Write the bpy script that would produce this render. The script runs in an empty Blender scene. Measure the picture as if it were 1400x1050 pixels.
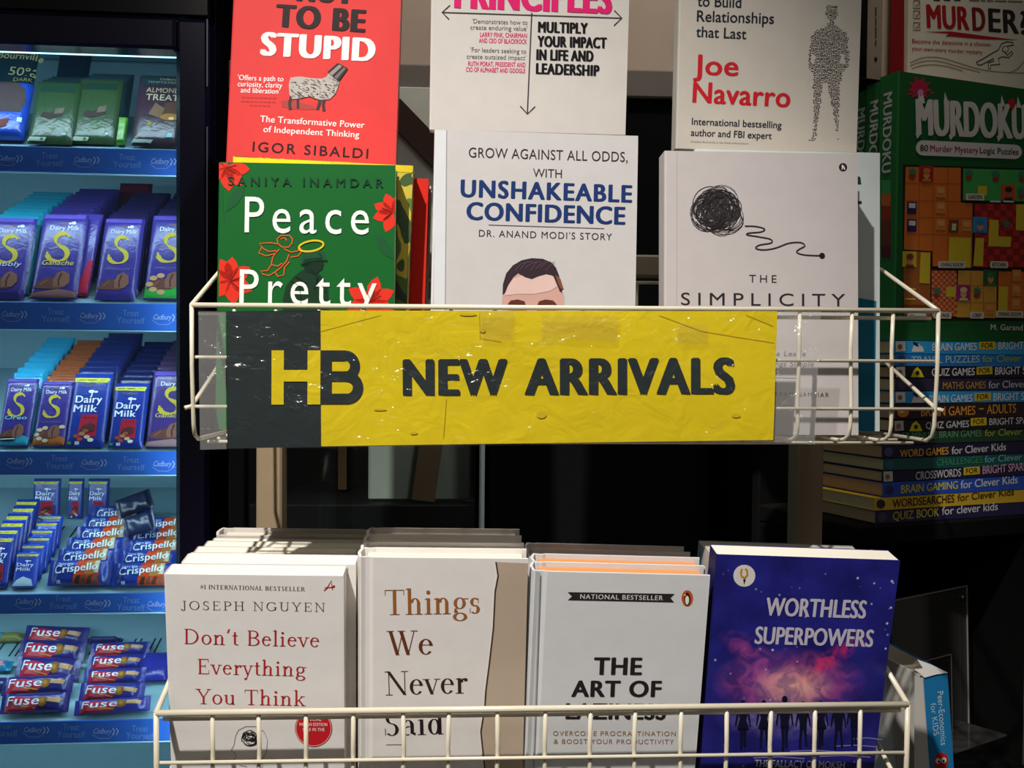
import bpy, math, random
from mathutils import Vector, Matrix, noise
from mathutils.geometry import tessellate_polygon

C = bpy.context.scene.collection
SC = bpy.context.scene
random.seed(7)
R = math.radians

# ------------------------------------------------------------------ camera, light, exposure
F = 1400.0
CAM = Vector((0, 0, 1.35))
cam_rot = Matrix.Rotation(R(90 - 1.5), 3, 'X') @ Matrix.Rotation(R(0.5), 3, 'Z')
cd = bpy.data.cameras.new('camera'); cd.sensor_width = 36; cd.lens = 36.0; cd.clip_start = 0.01
co = bpy.data.objects.new('camera', cd); C.objects.link(co)
co.matrix_world = Matrix.Translation(CAM) @ cam_rot.to_4x4()
SC.camera = co
SC.view_settings.view_transform = 'Standard'; SC.view_settings.look = 'None'
SC.view_settings.gamma = 1.0; SC.view_settings.use_curve_mapping = False
SC.view_settings.exposure = 0.0

w = bpy.data.worlds.new('world'); SC.world = w; w.use_nodes = True
w.node_tree.nodes['Background'].inputs[0].default_value = (1.0, .93, .86, 1)
w.node_tree.nodes['Background'].inputs[1].default_value = 0.05

def lamp(name, kind, loc, target, energy, color, **kw):
    d = bpy.data.lights.new(name, kind); d.energy = energy; d.color = color
    for k, v in kw.items(): setattr(d, k, v)
    o = bpy.data.objects.new(name, d); C.objects.link(o)
    o.location = loc
    o.rotation_euler = (Vector(target) - Vector(loc)).to_track_quat('-Z', 'Y').to_euler()
    return o
# ceiling track spot in front of the rack, to its left
lamp('ceiling_spot', 'SPOT', (-0.56, -0.43, 2.95), (-0.06, 0.80, 1.22), 280, (1.0, .955, .90), spot_size=R(32), spot_blend=0.9, shadow_soft_size=0.022)
# soft fill light added for the shop's unseen general ceiling lighting
lamp('fill_panel', 'AREA', (0.1, -1.2, 2.95), (0.0, 0.9, 1.15), 9, (1.0, .94, .88), shape='RECTANGLE', size=1.6, size_y=0.8)

# an added soft spot that brightens the carton and cabinet behind the rack
lamp('cabinet_fill', 'SPOT', (0.35, 0.75, 2.95), (0.02, 1.32, 1.55), 46, (1.0, .93, .85), spot_size=R(48), spot_blend=0.8, shadow_soft_size=0.06)

def pray(px, py):
    return cam_rot @ Vector(((px - 700) / F, -(py - 525) / F, -1))
def at(px, py, Y):
    r = pray(px, py); return CAM + r * (Y / r.y)

# ------------------------------------------------------------------ materials (procedural)
_mats = {}
LIFT = [1.0]
def lin(c):
    return c / 12.92 if c <= 0.04045 else ((c + 0.055) / 1.055) ** 2.4
def rgb(h): return tuple(lin(int(h[i:i + 2], 16) / 255) for i in (0, 2, 4)) + (1,)
# key: 'rrggbb' or 'rrggbb/flags'   g gloss, m metal, r rough, f foil, p pages, c crease, e emission
def M(key):
    if key in _mats: return _mats[key]
    gain = 1.0
    full = key
    if isinstance(key, tuple): key, gain = key
    if key in SPECIAL:
        m = SPECIAL[key](); _mats[key] = m; return m
    h, _, fl = key.partition('/')
    m = bpy.data.materials.new('paint'); m.use_nodes = True
    nt = m.node_tree; b = nt.nodes['Principled BSDF']
    tc = nt.nodes.new('ShaderNodeTexCoord'); nz = nt.nodes.new('ShaderNodeTexNoise')
    nt.links.new(tc.outputs['Object'], nz.inputs['Vector'])
    nz.inputs['Scale'].default_value = 60; nz.inputs['Detail'].default_value = 3
    mix = nt.nodes.new('ShaderNodeMix'); mix.data_type = 'RGBA'
    c = rgb(h); v = 0.06
    if gain != 1.0: c = tuple(min(x * gain, .55 + (x * gain - .55) * .35) if x * gain > .55 else x * gain for x in c[:3]) + (1,)
    mix.inputs['A'].default_value = tuple(x * (1 - v) for x in c[:3]) + (1,)
    mix.inputs['B'].default_value = tuple(min(1, x * (1 + v)) for x in c[:3]) + (1,)
    nt.links.new(nz.outputs['Fac'], mix.inputs['Factor'])
    nt.links.new(mix.outputs['Result'], b.inputs['Base Color'])
    b.inputs['Roughness'].default_value = 0.55
    b.inputs['Specular IOR Level'].default_value = 0.15
    if 'g' in fl: b.inputs['Roughness'].default_value = 0.22; b.inputs['Specular IOR Level'].default_value = 0.5
    if 'r' in fl: b.inputs['Roughness'].default_value = 0.85; b.inputs['Specular IOR Level'].default_value = 0.1
    if 'm' in fl: b.inputs['Metallic'].default_value = 0.9; b.inputs['Roughness'].default_value = 0.35
    if 'f' in fl or 'c' in fl:
        b.inputs['Roughness'].default_value = 0.28; b.inputs['Specular IOR Level'].default_value = 0.6
        bp = nt.nodes.new('ShaderNodeBump'); n2 = nt.nodes.new('ShaderNodeTexNoise')
        nt.links.new(tc.outputs['Object'], n2.inputs['Vector'])
        n2.inputs['Scale'].default_value = 70 if 'f' in fl else 38; n2.inputs['Detail'].default_value = 2
        n2.inputs['Distortion'].default_value = 1.5
        bp.inputs['Strength'].default_value = 0.22 if 'f' in fl else .30; bp.inputs['Distance'].default_value = 0.003
        nt.links.new(n2.outputs['Fac'], bp.inputs['Height']); nt.links.new(bp.outputs['Normal'], b.inputs['Normal'])
        if 'c' in fl: b.inputs['Roughness'].default_value = .5; b.inputs['Specular IOR Level'].default_value = .15
    if 'p' in fl:   # leaves of a page block, stacked along local z
        wv = nt.nodes.new('ShaderNodeTexNoise'); mp = nt.nodes.new('ShaderNodeMapping')
        mp.inputs['Scale'].default_value = (6, 6, 2200)
        nt.links.new(tc.outputs['Object'], mp.inputs['Vector']); nt.links.new(mp.outputs['Vector'], wv.inputs['Vector'])
        wv.inputs['Scale'].default_value = 1.0; wv.inputs['Detail'].default_value = 1
        nt.links.new(wv.outputs['Fac'], mix.inputs['Factor'])
        mix.inputs['A'].default_value = tuple(x * .80 for x in c[:3]) + (1,); mix.inputs['B'].default_value = c
        b.inputs['Roughness'].default_value = .9; b.inputs['Specular IOR Level'].default_value = .1
    if 'e' in fl:
        b.inputs['Emission Color'].default_value = c; b.inputs['Emission Strength'].default_value = 2.2
    _mats[full] = m; return m

def clear_mat(name, tint, gloss=.06, haze=0.0, hazecol=(1, 1, 1, 1), rough=.05, bump=0):
    m = bpy.data.materials.new(name); m.use_nodes = True; nt = m.node_tree; nt.nodes.clear()
    out = nt.nodes.new('ShaderNodeOutputMaterial')
    tr = nt.nodes.new('ShaderNodeBsdfTransparent'); tr.inputs[0].default_value = tint
    gl = nt.nodes.new('ShaderNodeBsdfGlossy'); gl.inputs['Roughness'].default_value = rough
    df = nt.nodes.new('ShaderNodeBsdfDiffuse'); df.inputs[0].default_value = hazecol
    m1 = nt.nodes.new('ShaderNodeMixShader'); m1.inputs[0].default_value = haze
    m2 = nt.nodes.new('ShaderNodeMixShader')
    fr = nt.nodes.new('ShaderNodeLayerWeight'); fr.inputs['Blend'].default_value = .5
    pw = nt.nodes.new('ShaderNodeMath'); pw.operation = 'POWER'; pw.inputs[1].default_value = 5
    ad = nt.nodes.new('ShaderNodeMath'); ad.operation = 'MULTIPLY_ADD'; ad.inputs[1].default_value = .5; ad.inputs[2].default_value = gloss
    nt.links.new(fr.outputs['Facing'], pw.inputs[0]); nt.links.new(pw.outputs[0], ad.inputs[0]); nt.links.new(ad.outputs[0], m2.inputs[0])
    nt.links.new(tr.outputs[0], m1.inputs[1]); nt.links.new(df.outputs[0], m1.inputs[2])
    nt.links.new(m1.outputs[0], m2.inputs[1]); nt.links.new(gl.outputs[0], m2.inputs[2])
    if bump:
        tc = nt.nodes.new('ShaderNodeTexCoord'); n2 = nt.nodes.new('ShaderNodeTexNoise'); bp = nt.nodes.new('ShaderNodeBump')
        n2.inputs['Scale'].default_value = 45; n2.inputs['Detail'].default_value = 3; n2.inputs['Distortion'].default_value = 2.5
        bp.inputs['Strength'].default_value = bump; bp.inputs['Distance'].default_value = .004
        nt.links.new(tc.outputs['Object'], n2.inputs['Vector']); nt.links.new(n2.outputs['Fac'], bp.inputs['Height'])
        nt.links.new(bp.outputs['Normal'], gl.inputs['Normal'])
    nt.links.new(m2.outputs[0], out.inputs[0])
    return m

def nebula_mat():
    # printed picture on the blue cover: a starry sky with a pink cloud; coordinates are the cover's own
    m = bpy.data.materials.new('starry_print'); m.use_nodes = True; nt = m.node_tree; N = nt.nodes; L = nt.links
    b = N['Principled BSDF']; b.inputs['Roughness'].default_value = .3
    tc = N.new('ShaderNodeTexCoord')
    def nz(scale, detail, dist=0):
        n = N.new('ShaderNodeTexNoise'); n.inputs['Scale'].default_value = scale; n.inputs['Detail'].default_value = detail
        n.inputs['Distortion'].default_value = dist; L.new(tc.outputs['Object'], n.inputs['Vector']); return n.outputs['Fac']
    def math_(op, a, c=None):
        n = N.new('ShaderNodeMath'); n.operation = op; n.use_clamp = op == 'MULTIPLY_ADD'
        for i, x in enumerate((a, c)):
            if x is None: continue
            if isinstance(x, (int, float)): n.inputs[i].default_value = x
            else: L.new(x, n.inputs[i])
        return n.outputs[0]
    def ramp(fac, *st):
        n = N.new('ShaderNodeValToRGB'); L.new(fac, n.inputs[0]); e = n.color_ramp.elements
        while len(e) < len(st): e.new(.5)
        for k, (p, c) in enumerate(st): e[k].position = p; e[k].color = rgb(c) if isinstance(c, str) else (c, c, c, 1)
        return n.outputs[0]
    def mix(f, a, c, mode='MIX'):
        n = N.new('ShaderNodeMix'); n.data_type = 'RGBA'; n.blend_type = mode
        if isinstance(f, (int, float)): n.inputs['Factor'].default_value = f
        else: L.new(f, n.inputs['Factor'])
        for s, x in (('A', a), ('B', c)):
            if isinstance(x, str): n.inputs[s].default_value = rgb(x)
            else: L.new(x, n.inputs[s])
        return n.outputs['Result']
    def blob(cx, cy, sx, sy, rot=0):
        mp = N.new('ShaderNodeMapping'); mp.vector_type = 'TEXTURE'
        mp.inputs['Location'].default_value = (cx, cy, 0); mp.inputs['Scale'].default_value = (sx, sy, 1); mp.inputs['Rotation'].default_value = (0, 0, rot)
        L.new(tc.outputs['Object'], mp.inputs['Vector'])
        ln = N.new('ShaderNodeVectorMath'); ln.operation = 'LENGTH'; L.new(mp.outputs[0], ln.inputs[0])
        return ramp(ln.outputs['Value'], (0, 1.0), (1, 0.0))
    H = NEB['h']; W = NEB['w']
    base = mix(ramp(nz(30, 4), (.35, 0.0), (.7, 1.0)), '1c1c66', '2a2a8c')
    cloud = ramp(nz(70, 6, 1.2), (.40, 0.0), (.62, 1.0))
    big = blob(W * .48, H * .475, .062, .030)
    base = mix(math_('MULTIPLY', big, math_('ADD', cloud, .35)), base, 'c85aa0')
    arm = blob(W * .66, H * .555, .042, .009, R(38))
    base = mix(math_('MULTIPLY', arm, cloud), base, 'e0306a')
    arm2 = blob(W * .22, H * .60, .026, .012, R(-30))
    base = mix(math_('MULTIPLY', math_('MULTIPLY', arm2, cloud), .8), base, 'b04a9a')
    core = blob(W * .50, H * .462, .034, .019)
    base = mix(math_('MULTIPLY', core, math_('ADD', math_('MULTIPLY', cloud, .6), .4)), base, 'f6c0a8')
    lo = blob(W * .5, H * .33, .06, .018)
    base = mix(math_('MULTIPLY', lo, math_('ADD', math_('MULTIPLY', cloud, .7), .2)), base, '9a8ac8')
    vo = N.new('ShaderNodeTexVoronoi'); vo.inputs['Scale'].default_value = 130; L.new(tc.outputs['Object'], vo.inputs['Vector'])
    star = math_('MULTIPLY', ramp(vo.outputs['Distance'], (.06, 1.0), (.16, 0.0)), ramp(nz(25, 1), (.52, 0.0), (.60, 1.0)))
    base = mix(star, base, 'cfd0ff')
    L.new(base, b.inputs['Base Color'])
    return m
NEB = {'h': .2, 'w': .135}

def camo_mat():
    m = bpy.data.materials.new('camouflage_print'); m.use_nodes = True; nt = m.node_tree; N = nt.nodes; L = nt.links
    b = N['Principled BSDF']; b.inputs['Roughness'].default_value = .4
    tc = N.new('ShaderNodeTexCoord'); n = N.new('ShaderNodeTexNoise'); n.inputs['Scale'].default_value = 26; n.inputs['Detail'].default_value = 1.5
    n.inputs['Distortion'].default_value = .8
    L.new(tc.outputs['Object'], n.inputs['Vector'])
    r = N.new('ShaderNodeValToRGB'); r.color_ramp.interpolation = 'CONSTANT'; L.new(n.outputs['Fac'], r.inputs[0])
    e = r.color_ramp.elements; e.new(.5); e.new(.6)
    for k, (p, c) in enumerate(((0, '1e3016'), (.43, '4a6a22'), (.52, 'b8a82a'), (.60, '2f4a1c'))): e[k].position = p; e[k].color = rgb(c)
    L.new(r.outputs[0], b.inputs['Base Color']); return m

def sky_mat(c1, c2, scale, name):
    m = bpy.data.materials.new(name); m.use_nodes = True; nt = m.node_tree; N = nt.nodes; L = nt.links
    b = N['Principled BSDF']; b.inputs['Roughness'].default_value = .5
    tc = N.new('ShaderNodeTexCoord'); n = N.new('ShaderNodeTexNoise'); n.inputs['Scale'].default_value = scale; n.inputs['Detail'].default_value = 6
    L.new(tc.outputs['Object'], n.inputs['Vector'])
    r = N.new('ShaderNodeValToRGB'); L.new(n.outputs['Fac'], r.inputs[0])
    r.color_ramp.elements[0].position = .3; r.color_ramp.elements[0].color = rgb(c1)
    r.color_ramp.elements[1].position = .7; r.color_ramp.elements[1].color = rgb(c2)
    L.new(r.outputs[0], b.inputs['Base Color']); return m

SPECIAL = {
    'nebula': nebula_mat, 'camo': camo_mat,
    'sleeve_end': lambda: clear_mat('clear_plastic_crumpled', (.92, .92, .91, 1), .04, .17, (.75, .74, .73, 1), .15, .9),
    'sleeve': lambda: clear_mat('clear_plastic', (.99, .99, .985, 1), .028, .010, (.8, .8, .8, 1), .12, .75),
    'tape': lambda: clear_mat('clear_tape', (.95, .93, .84, 1), .04, .02, (.8, .8, .75, 1), .2, .5),
    'doorglass': lambda: clear_mat('cooler_glass', (.76, .90, .96, 1), .030, 0.035, (.35, .6, .75, 1), .04),
    'darkglass': lambda: clear_mat('cabinet_glass', (.85, .9, .9, 1), .04, .0, (1, 1, 1, 1), .05),
    'acrylic': lambda: clear_mat('clear_acrylic', (.86, .86, .86, 1), .06, .03, (.7, .68, .66, 1), .08),
    'card': lambda: sky_mat('c0aa98', 'd2bda9', 8, 'brown_card'),
    'floorstone': lambda: sky_mat('5a5550', '6d675f', 12, 'floor_stone'),
    'beige_tear': lambda: sky_mat('b4a08c', 'c6b4a0', 9, 'torn_beige_print'),
}

# ------------------------------------------------------------------ mesh builder
_txt = {}
def text_geo(s, off, sp):
    k = (s, off, sp)
    if k not in _txt:
        c = bpy.data.curves.new('t', 'FONT'); c.body = s; c.offset = off; c.space_character = sp; c.resolution_u = 4
        o = bpy.data.objects.new('t', c); me = bpy.data.meshes.new_from_object(o)
        vs = [(v.co.x, v.co.y) for v in me.vertices]; fs = [tuple(p.vertices) for p in me.polygons]
        bpy.data.objects.remove(o); bpy.data.meshes.remove(me); bpy.data.curves.remove(c)
        _txt[k] = (vs, fs)
    return _txt[k]
_h = [v[1] for v in text_geo('H', 0, 1)[0]]; CAPH = max(_h) - min(_h)

class MB:
    def __init__(s): s.v = []; s.f = []; s.m = []; s.keys = []; s.smooth = []
    def k(s, key):
        if LIFT[0] != 1.0 and isinstance(key, str) and key not in SPECIAL and not key.startswith('0c0b0b'): key = (key, LIFT[0])
        if key not in s.keys: s.keys.append(key)
        return s.keys.index(key)
    def add(s, vs, fs, key, smooth=False):
        b = len(s.v); s.v += [tuple(v) for v in vs]; i = s.k(key)
        for f in fs: s.f.append(tuple(b + x for x in f)); s.m.append(i); s.smooth.append(smooth)
    def box(s, a, b, key):
        x0, y0, z0 = a; x1, y1, z1 = b
        s.add([(x0, y0, z0), (x1, y0, z0), (x1, y1, z0), (x0, y1, z0), (x0, y0, z1), (x1, y0, z1), (x1, y1, z1), (x0, y1, z1)],
              [(3, 2, 1, 0), (4, 5, 6, 7), (0, 1, 5, 4), (1, 2, 6, 5), (2, 3, 7, 6), (3, 0, 4, 7)], key)
    def bbox(s, a, b, key, c=.003):
        # box with chamfered edges
        x0, y0, z0 = a; x1, y1, z1 = b
        P = []; idx = {}
        for sx in (0, 1):
            for sy in (0, 1):
                for sz in (0, 1):
                    for ax in range(3):
                        p = [(x0, x1)[sx], (y0, y1)[sy], (z0, z1)[sz]]; sg = [1 - 2 * sx, 1 - 2 * sy, 1 - 2 * sz]
                        for q in range(3):
                            if q != ax: p[q] += sg[q] * c
                        idx[(sx, sy, sz, ax)] = len(P); P.append(p)
        fs = []
        for ax in range(3):
            o = [q for q in range(3) if q != ax]
            for sd in (0, 1):
                quad = []
                for (i, j) in ((0, 0), (1, 0), (1, 1), (0, 1)):
                    k = [0, 0, 0]; k[ax] = sd; k[o[0]] = i; k[o[1]] = j; quad.append(idx[tuple(k) + (ax,)])
                fs.append(quad)
            for i in (0, 1):
                for j in (0, 1):
                    e = []
                    for (sd, axx) in ((0, o[0]), (1, o[0]), (1, o[1]), (0, o[1])):
                        k = [0, 0, 0]; k[ax] = sd; k[o[0]] = i; k[o[1]] = j; e.append(idx[tuple(k) + (axx,)])
                    fs.append(e)
        for sx in (0, 1):
            for sy in (0, 1):
                for sz in (0, 1): fs.append([idx[(sx, sy, sz, a_)] for a_ in range(3)])
        s.add(P, fs, key)
    def tube(s, pts, r, key, n=8, closed=False):
        pts = [Vector(p) for p in pts]; N = len(pts); rings = []
        up = None
        for i, p in enumerate(pts):
            if closed: d = pts[(i + 1) % N] - pts[i - 1]
            else: d = pts[min(i + 1, N - 1)] - pts[max(i - 1, 0)]
            d = d.normalized() if d.length > 1e-9 else Vector((0, 0, 1))
            if up is None:
                up = d.orthogonal().normalized()
            else:
                up = (up - d * up.dot(d)); up = up.normalized() if up.length > 1e-6 else d.orthogonal().normalized()
            sd = d.cross(up)
            rr = r[i] if isinstance(r, (list, tuple)) else r
            rings.append([p + (up * math.cos(t) + sd * math.sin(t)) * rr for t in [2 * math.pi * q / n for q in range(n)]])
        vs = [v for g in rings for v in g]; fs = []
        for i in range(N if closed else N - 1):
            a = i * n; b = ((i + 1) % N) * n
            for q in range(n): fs.append((a + q, a + (q + 1) % n, b + (q + 1) % n, b + q))
        if not closed: fs.append(tuple(range(n - 1, -1, -1))); fs.append(tuple((N - 1) * n + q for q in range(n)))
        s.add(vs, fs, key, True)
    def poly(s, pts, z, key):
        # pts: (x,y) list, z: number or function of x,y
        fz = z if callable(z) else (lambda x, y: z)
        P = [Vector((p[0], p[1], 0)) for p in pts]
        ar = sum(P[i].x * P[(i + 1) % len(P)].y - P[(i + 1) % len(P)].x * P[i].y for i in range(len(P)))
        if ar < 0: P = P[::-1]
        if len(P) <= 4: fs = [tuple(range(len(P)))]
        else: fs = tessellate_polygon([P])
        out = []
        for f in fs:
            if len(f) == 3:
                a, b, c = (P[i] for i in f)
                if (b.x - a.x) * (c.y - a.y) - (c.x - a.x) * (b.y - a.y) < 0: f = (f[0], f[2], f[1])
            out.append(tuple(f))
        if callable(z):
            s.drape(P, out, key, fz); return
        s.add([(p.x, p.y, fz(p.x, p.y)) for p in P], out, key)
    def drape(s, P, out, key, fz):
            # follow a bulging surface: split the triangles until they are short
            T_ = []
            for f in out:
                for i in range(1, len(f) - 1): T_.append((P[f[0]], P[f[i]], P[f[i + 1]], 0))
            done = []
            while T_:
                a, b, c, n = T_.pop(); e = [(b - a).length, (c - b).length, (a - c).length]; mx = max(e)
                if mx < .005 or n > 9: done.append((a, b, c)); continue
                k = e.index(mx)
                if k == 0: q = (a + b) / 2; T_ += [(a, q, c, n + 1), (q, b, c, n + 1)]
                elif k == 1: q = (b + c) / 2; T_ += [(a, b, q, n + 1), (a, q, c, n + 1)]
                else: q = (a + c) / 2; T_ += [(a, b, q, n + 1), (q, b, c, n + 1)]
            vs = [(p.x, p.y, fz(p.x, p.y)) for t in done for p in t]
            s.add(vs, [(3 * i, 3 * i + 1, 3 * i + 2) for i in range(len(done))], key)
    def grid(s, nx, ny, fn, key, smooth=True, flip=False):
        vs = [fn(i / nx, j / ny) for j in range(ny + 1) for i in range(nx + 1)]; W = nx + 1; fs = []
        for j in range(ny):
            for i in range(nx):
                q = (j * W + i, j * W + i + 1, (j + 1) * W + i + 1, (j + 1) * W + i); fs.append(q[::-1] if flip else q)
        s.add(vs, fs, key, smooth)
    def build(s, name, parent=None, M4=None, label=None):
        me = bpy.data.meshes.new(name); me.from_pydata(s.v, [], s.f)
        for k in s.keys: me.materials.append(M(k))
        me.polygons.foreach_set('material_index', s.m); me.polygons.foreach_set('use_smooth', s.smooth)
        me.update()
        o = bpy.data.objects.new(name, me); C.objects.link(o)
        if parent: o.parent = parent
        if M4 is not None: o.matrix_world = M4
        if label: o['label'] = label
        return o

def tag(o, label, cat, group=None, kind=None):
    o['label'] = label; o['category'] = cat
    if group: o['group'] = group
    if kind: o['kind'] = kind
    return o
def thing(name, label, cat, group=None, M4=None):
    o = bpy.data.objects.new(name, None); C.objects.link(o); o.empty_display_size = .02
    if M4 is not None: o.matrix_world = M4
    return tag(o, label, cat, group)
def dup(root, M4, label, group=None):
    r = root.copy(); C.objects.link(r); r.matrix_world = M4; r['label'] = label
    if group: r['group'] = group
    for ch in list(root.children):
        c = ch.copy(); C.objects.link(c); c.parent = r
        for g in list(ch.children):
            d = g.copy(); C.objects.link(d); d.parent = c
    return r

# ------------------------------------------------------------------ flat frames: a real plane in the room, with its own u (right), v (up), n (out)
class Fr:
    def __init__(s, O, u, v): s.O = Vector(O); s.u = Vector(u).normalized(); s.v = Vector(v).normalized(); s.n = s.u.cross(s.v).normalized()
    def M4(s):
        m = Matrix.Identity(4)
        for i in range(3): m[i][0] = s.u[i]; m[i][1] = s.v[i]; m[i][2] = s.n[i]; m[i][3] = s.O[i]
        return m
    def px(s, x, y, z=0):
        r = pray(x, y); t = (s.O + s.n * z - CAM).dot(s.n) / r.dot(s.n); p = CAM + r * t - s.O
        return (p.dot(s.u), p.dot(s.v))
    def W(s, a, b, c=0): return s.O + s.u * a + s.v * b + s.n * c
def axes(yaw, lean):
    d = Vector((-math.sin(R(yaw)), math.cos(R(yaw)), 0)); ex = Vector((math.cos(R(yaw)), math.sin(R(yaw)), 0))
    ez = Vector((0, 0, 1)) * math.cos(R(lean)) + d * math.sin(R(lean))
    return ex, ez
def plane_from(px, Y, yaw, lean):
    ex, ez = axes(yaw, lean); return Fr(at(px[0], px[1], Y), ex, ez)

# ------------------------------------------------------------------ print on a frame, traced in the photo's pixels
EPS = .00024; BMAX = 0
class Print:
    def __init__(s, fr, mb, surf=None): s.fr = fr; s.mb = mb; s.lay = 1; s.surf = surf
    def z(s, layer):
        e = EPS * (layer or s.lay)
        if s.surf: f = s.surf; return lambda x, y: f(x, y) + e
        return e
    def P(s, pts, key, lay=None): s.mb.poly([s.fr.px(*p) for p in pts], s.z(lay), key)
    def rect(s, x0, y0, x1, y1, key, lay=None): s.P([(x0, y0), (x1, y0), (x1, y1), (x0, y1)], key, lay)
    def E(s, cx, cy, rx, ry, key, lay=None, n=28, rot=0):
        c, q = math.cos(R(rot)), math.sin(R(rot)); pts = []
        for i in range(n):
            a = 2 * math.pi * i / n; x, y = rx * math.cos(a), ry * math.sin(a); pts.append((cx + x * c - y * q, cy + x * q + y * c))
        s.P(pts, key, lay)
    def L(s, pts, wd, key, lay=None, closed=False):
        # polyline of pixel width wd
        P = [s.fr.px(*p) for p in pts]; P = [Vector(p) for p in P]
        if closed: P.append(P[0].copy())
        k = (Vector(s.fr.px(pts[0][0] + 1, pts[0][1])) - Vector(s.fr.px(*pts[0]))).length * wd / 2
        L_, R_ = [], []
        for i, p in enumerate(P):
            d = (P[min(i + 1, len(P) - 1)] - P[max(i - 1, 0)])
            d = d.normalized() if d.length > 1e-12 else Vector((1, 0))
            nn = Vector((-d.y, d.x)) * k; L_.append(p + nn); R_.append(p - nn)
        z = s.z(lay); fz = z if callable(z) else (lambda x, y: z)
        vs = [(q.x, q.y, fz(q.x, q.y)) for q in L_] + [(q.x, q.y, fz(q.x, q.y)) for q in R_]; n = len(P)
        s.mb.add(vs, [(n + i, n + i + 1, i + 1, i) for i in range(n - 1)], key)
    def star(s, cx, cy, r, key, n=6, rot=0, inner=.4, lay=None):
        pts = []
        for i in range(n * 2):
            a = R(rot) + math.pi * i / n; q = r if i % 2 == 0 else r * inner; pts.append((cx + q * math.cos(a), cy + q * math.sin(a)))
        s.P(pts, key, lay)
    def T(s, txt, x0, y0, x1, y1, cap, key, bold=0, sp=1.0, lay=None, font=None, shear=0, strikes=1):
        # baseline from pixel (x0,y0) to (x1,y1), capital height cap pixels
        a = Vector(s.fr.px(x0, y0)); b = Vector(s.fr.px(x1, y1)); d = b - a; Lm = d.length; d = d / Lm
        nn = Vector((-d.y, d.x)); t = Vector(s.fr.px((x0 + x1) / 2, (y0 + y1) / 2 - cap)) - (a + b) / 2
        H = t.dot(nn)
        if bold >= .01 and strikes == 1 and not font: strikes = 2
        if font: vs, fs = serif_geo(txt, font, sp); ch = 1.0
        else: vs, fs = text_geo(txt, min(bold, BMAX), sp + (strikes - 1) * .03); ch = CAPH
        xs = [v[0] for v in vs]; mn, mx = min(xs), max(xs)
        spread = (strikes - 1) * .036 * ch * H / ch; a = a + d * spread / 2
        sx = (Lm - spread) / (mx - mn); sy = H / ch
        z = s.z(lay); fz = z if callable(z) else (lambda x, y: z)
        for st in range(strikes):
            oy = ((st % 2) - .5) * .030 * ch * sy if strikes > 1 else 0
            o = (st - (strikes - 1) / 2) * .036 * ch * sy
            out = []
            for (x, y) in vs:
                p = a + d * ((x - mn) * sx + shear * y * sy + o) + nn * (y * sy + oy); out.append((p.x, p.y, fz(p.x, p.y) + st * 5e-5))
            s.mb.add(out, fs, key)

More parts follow.
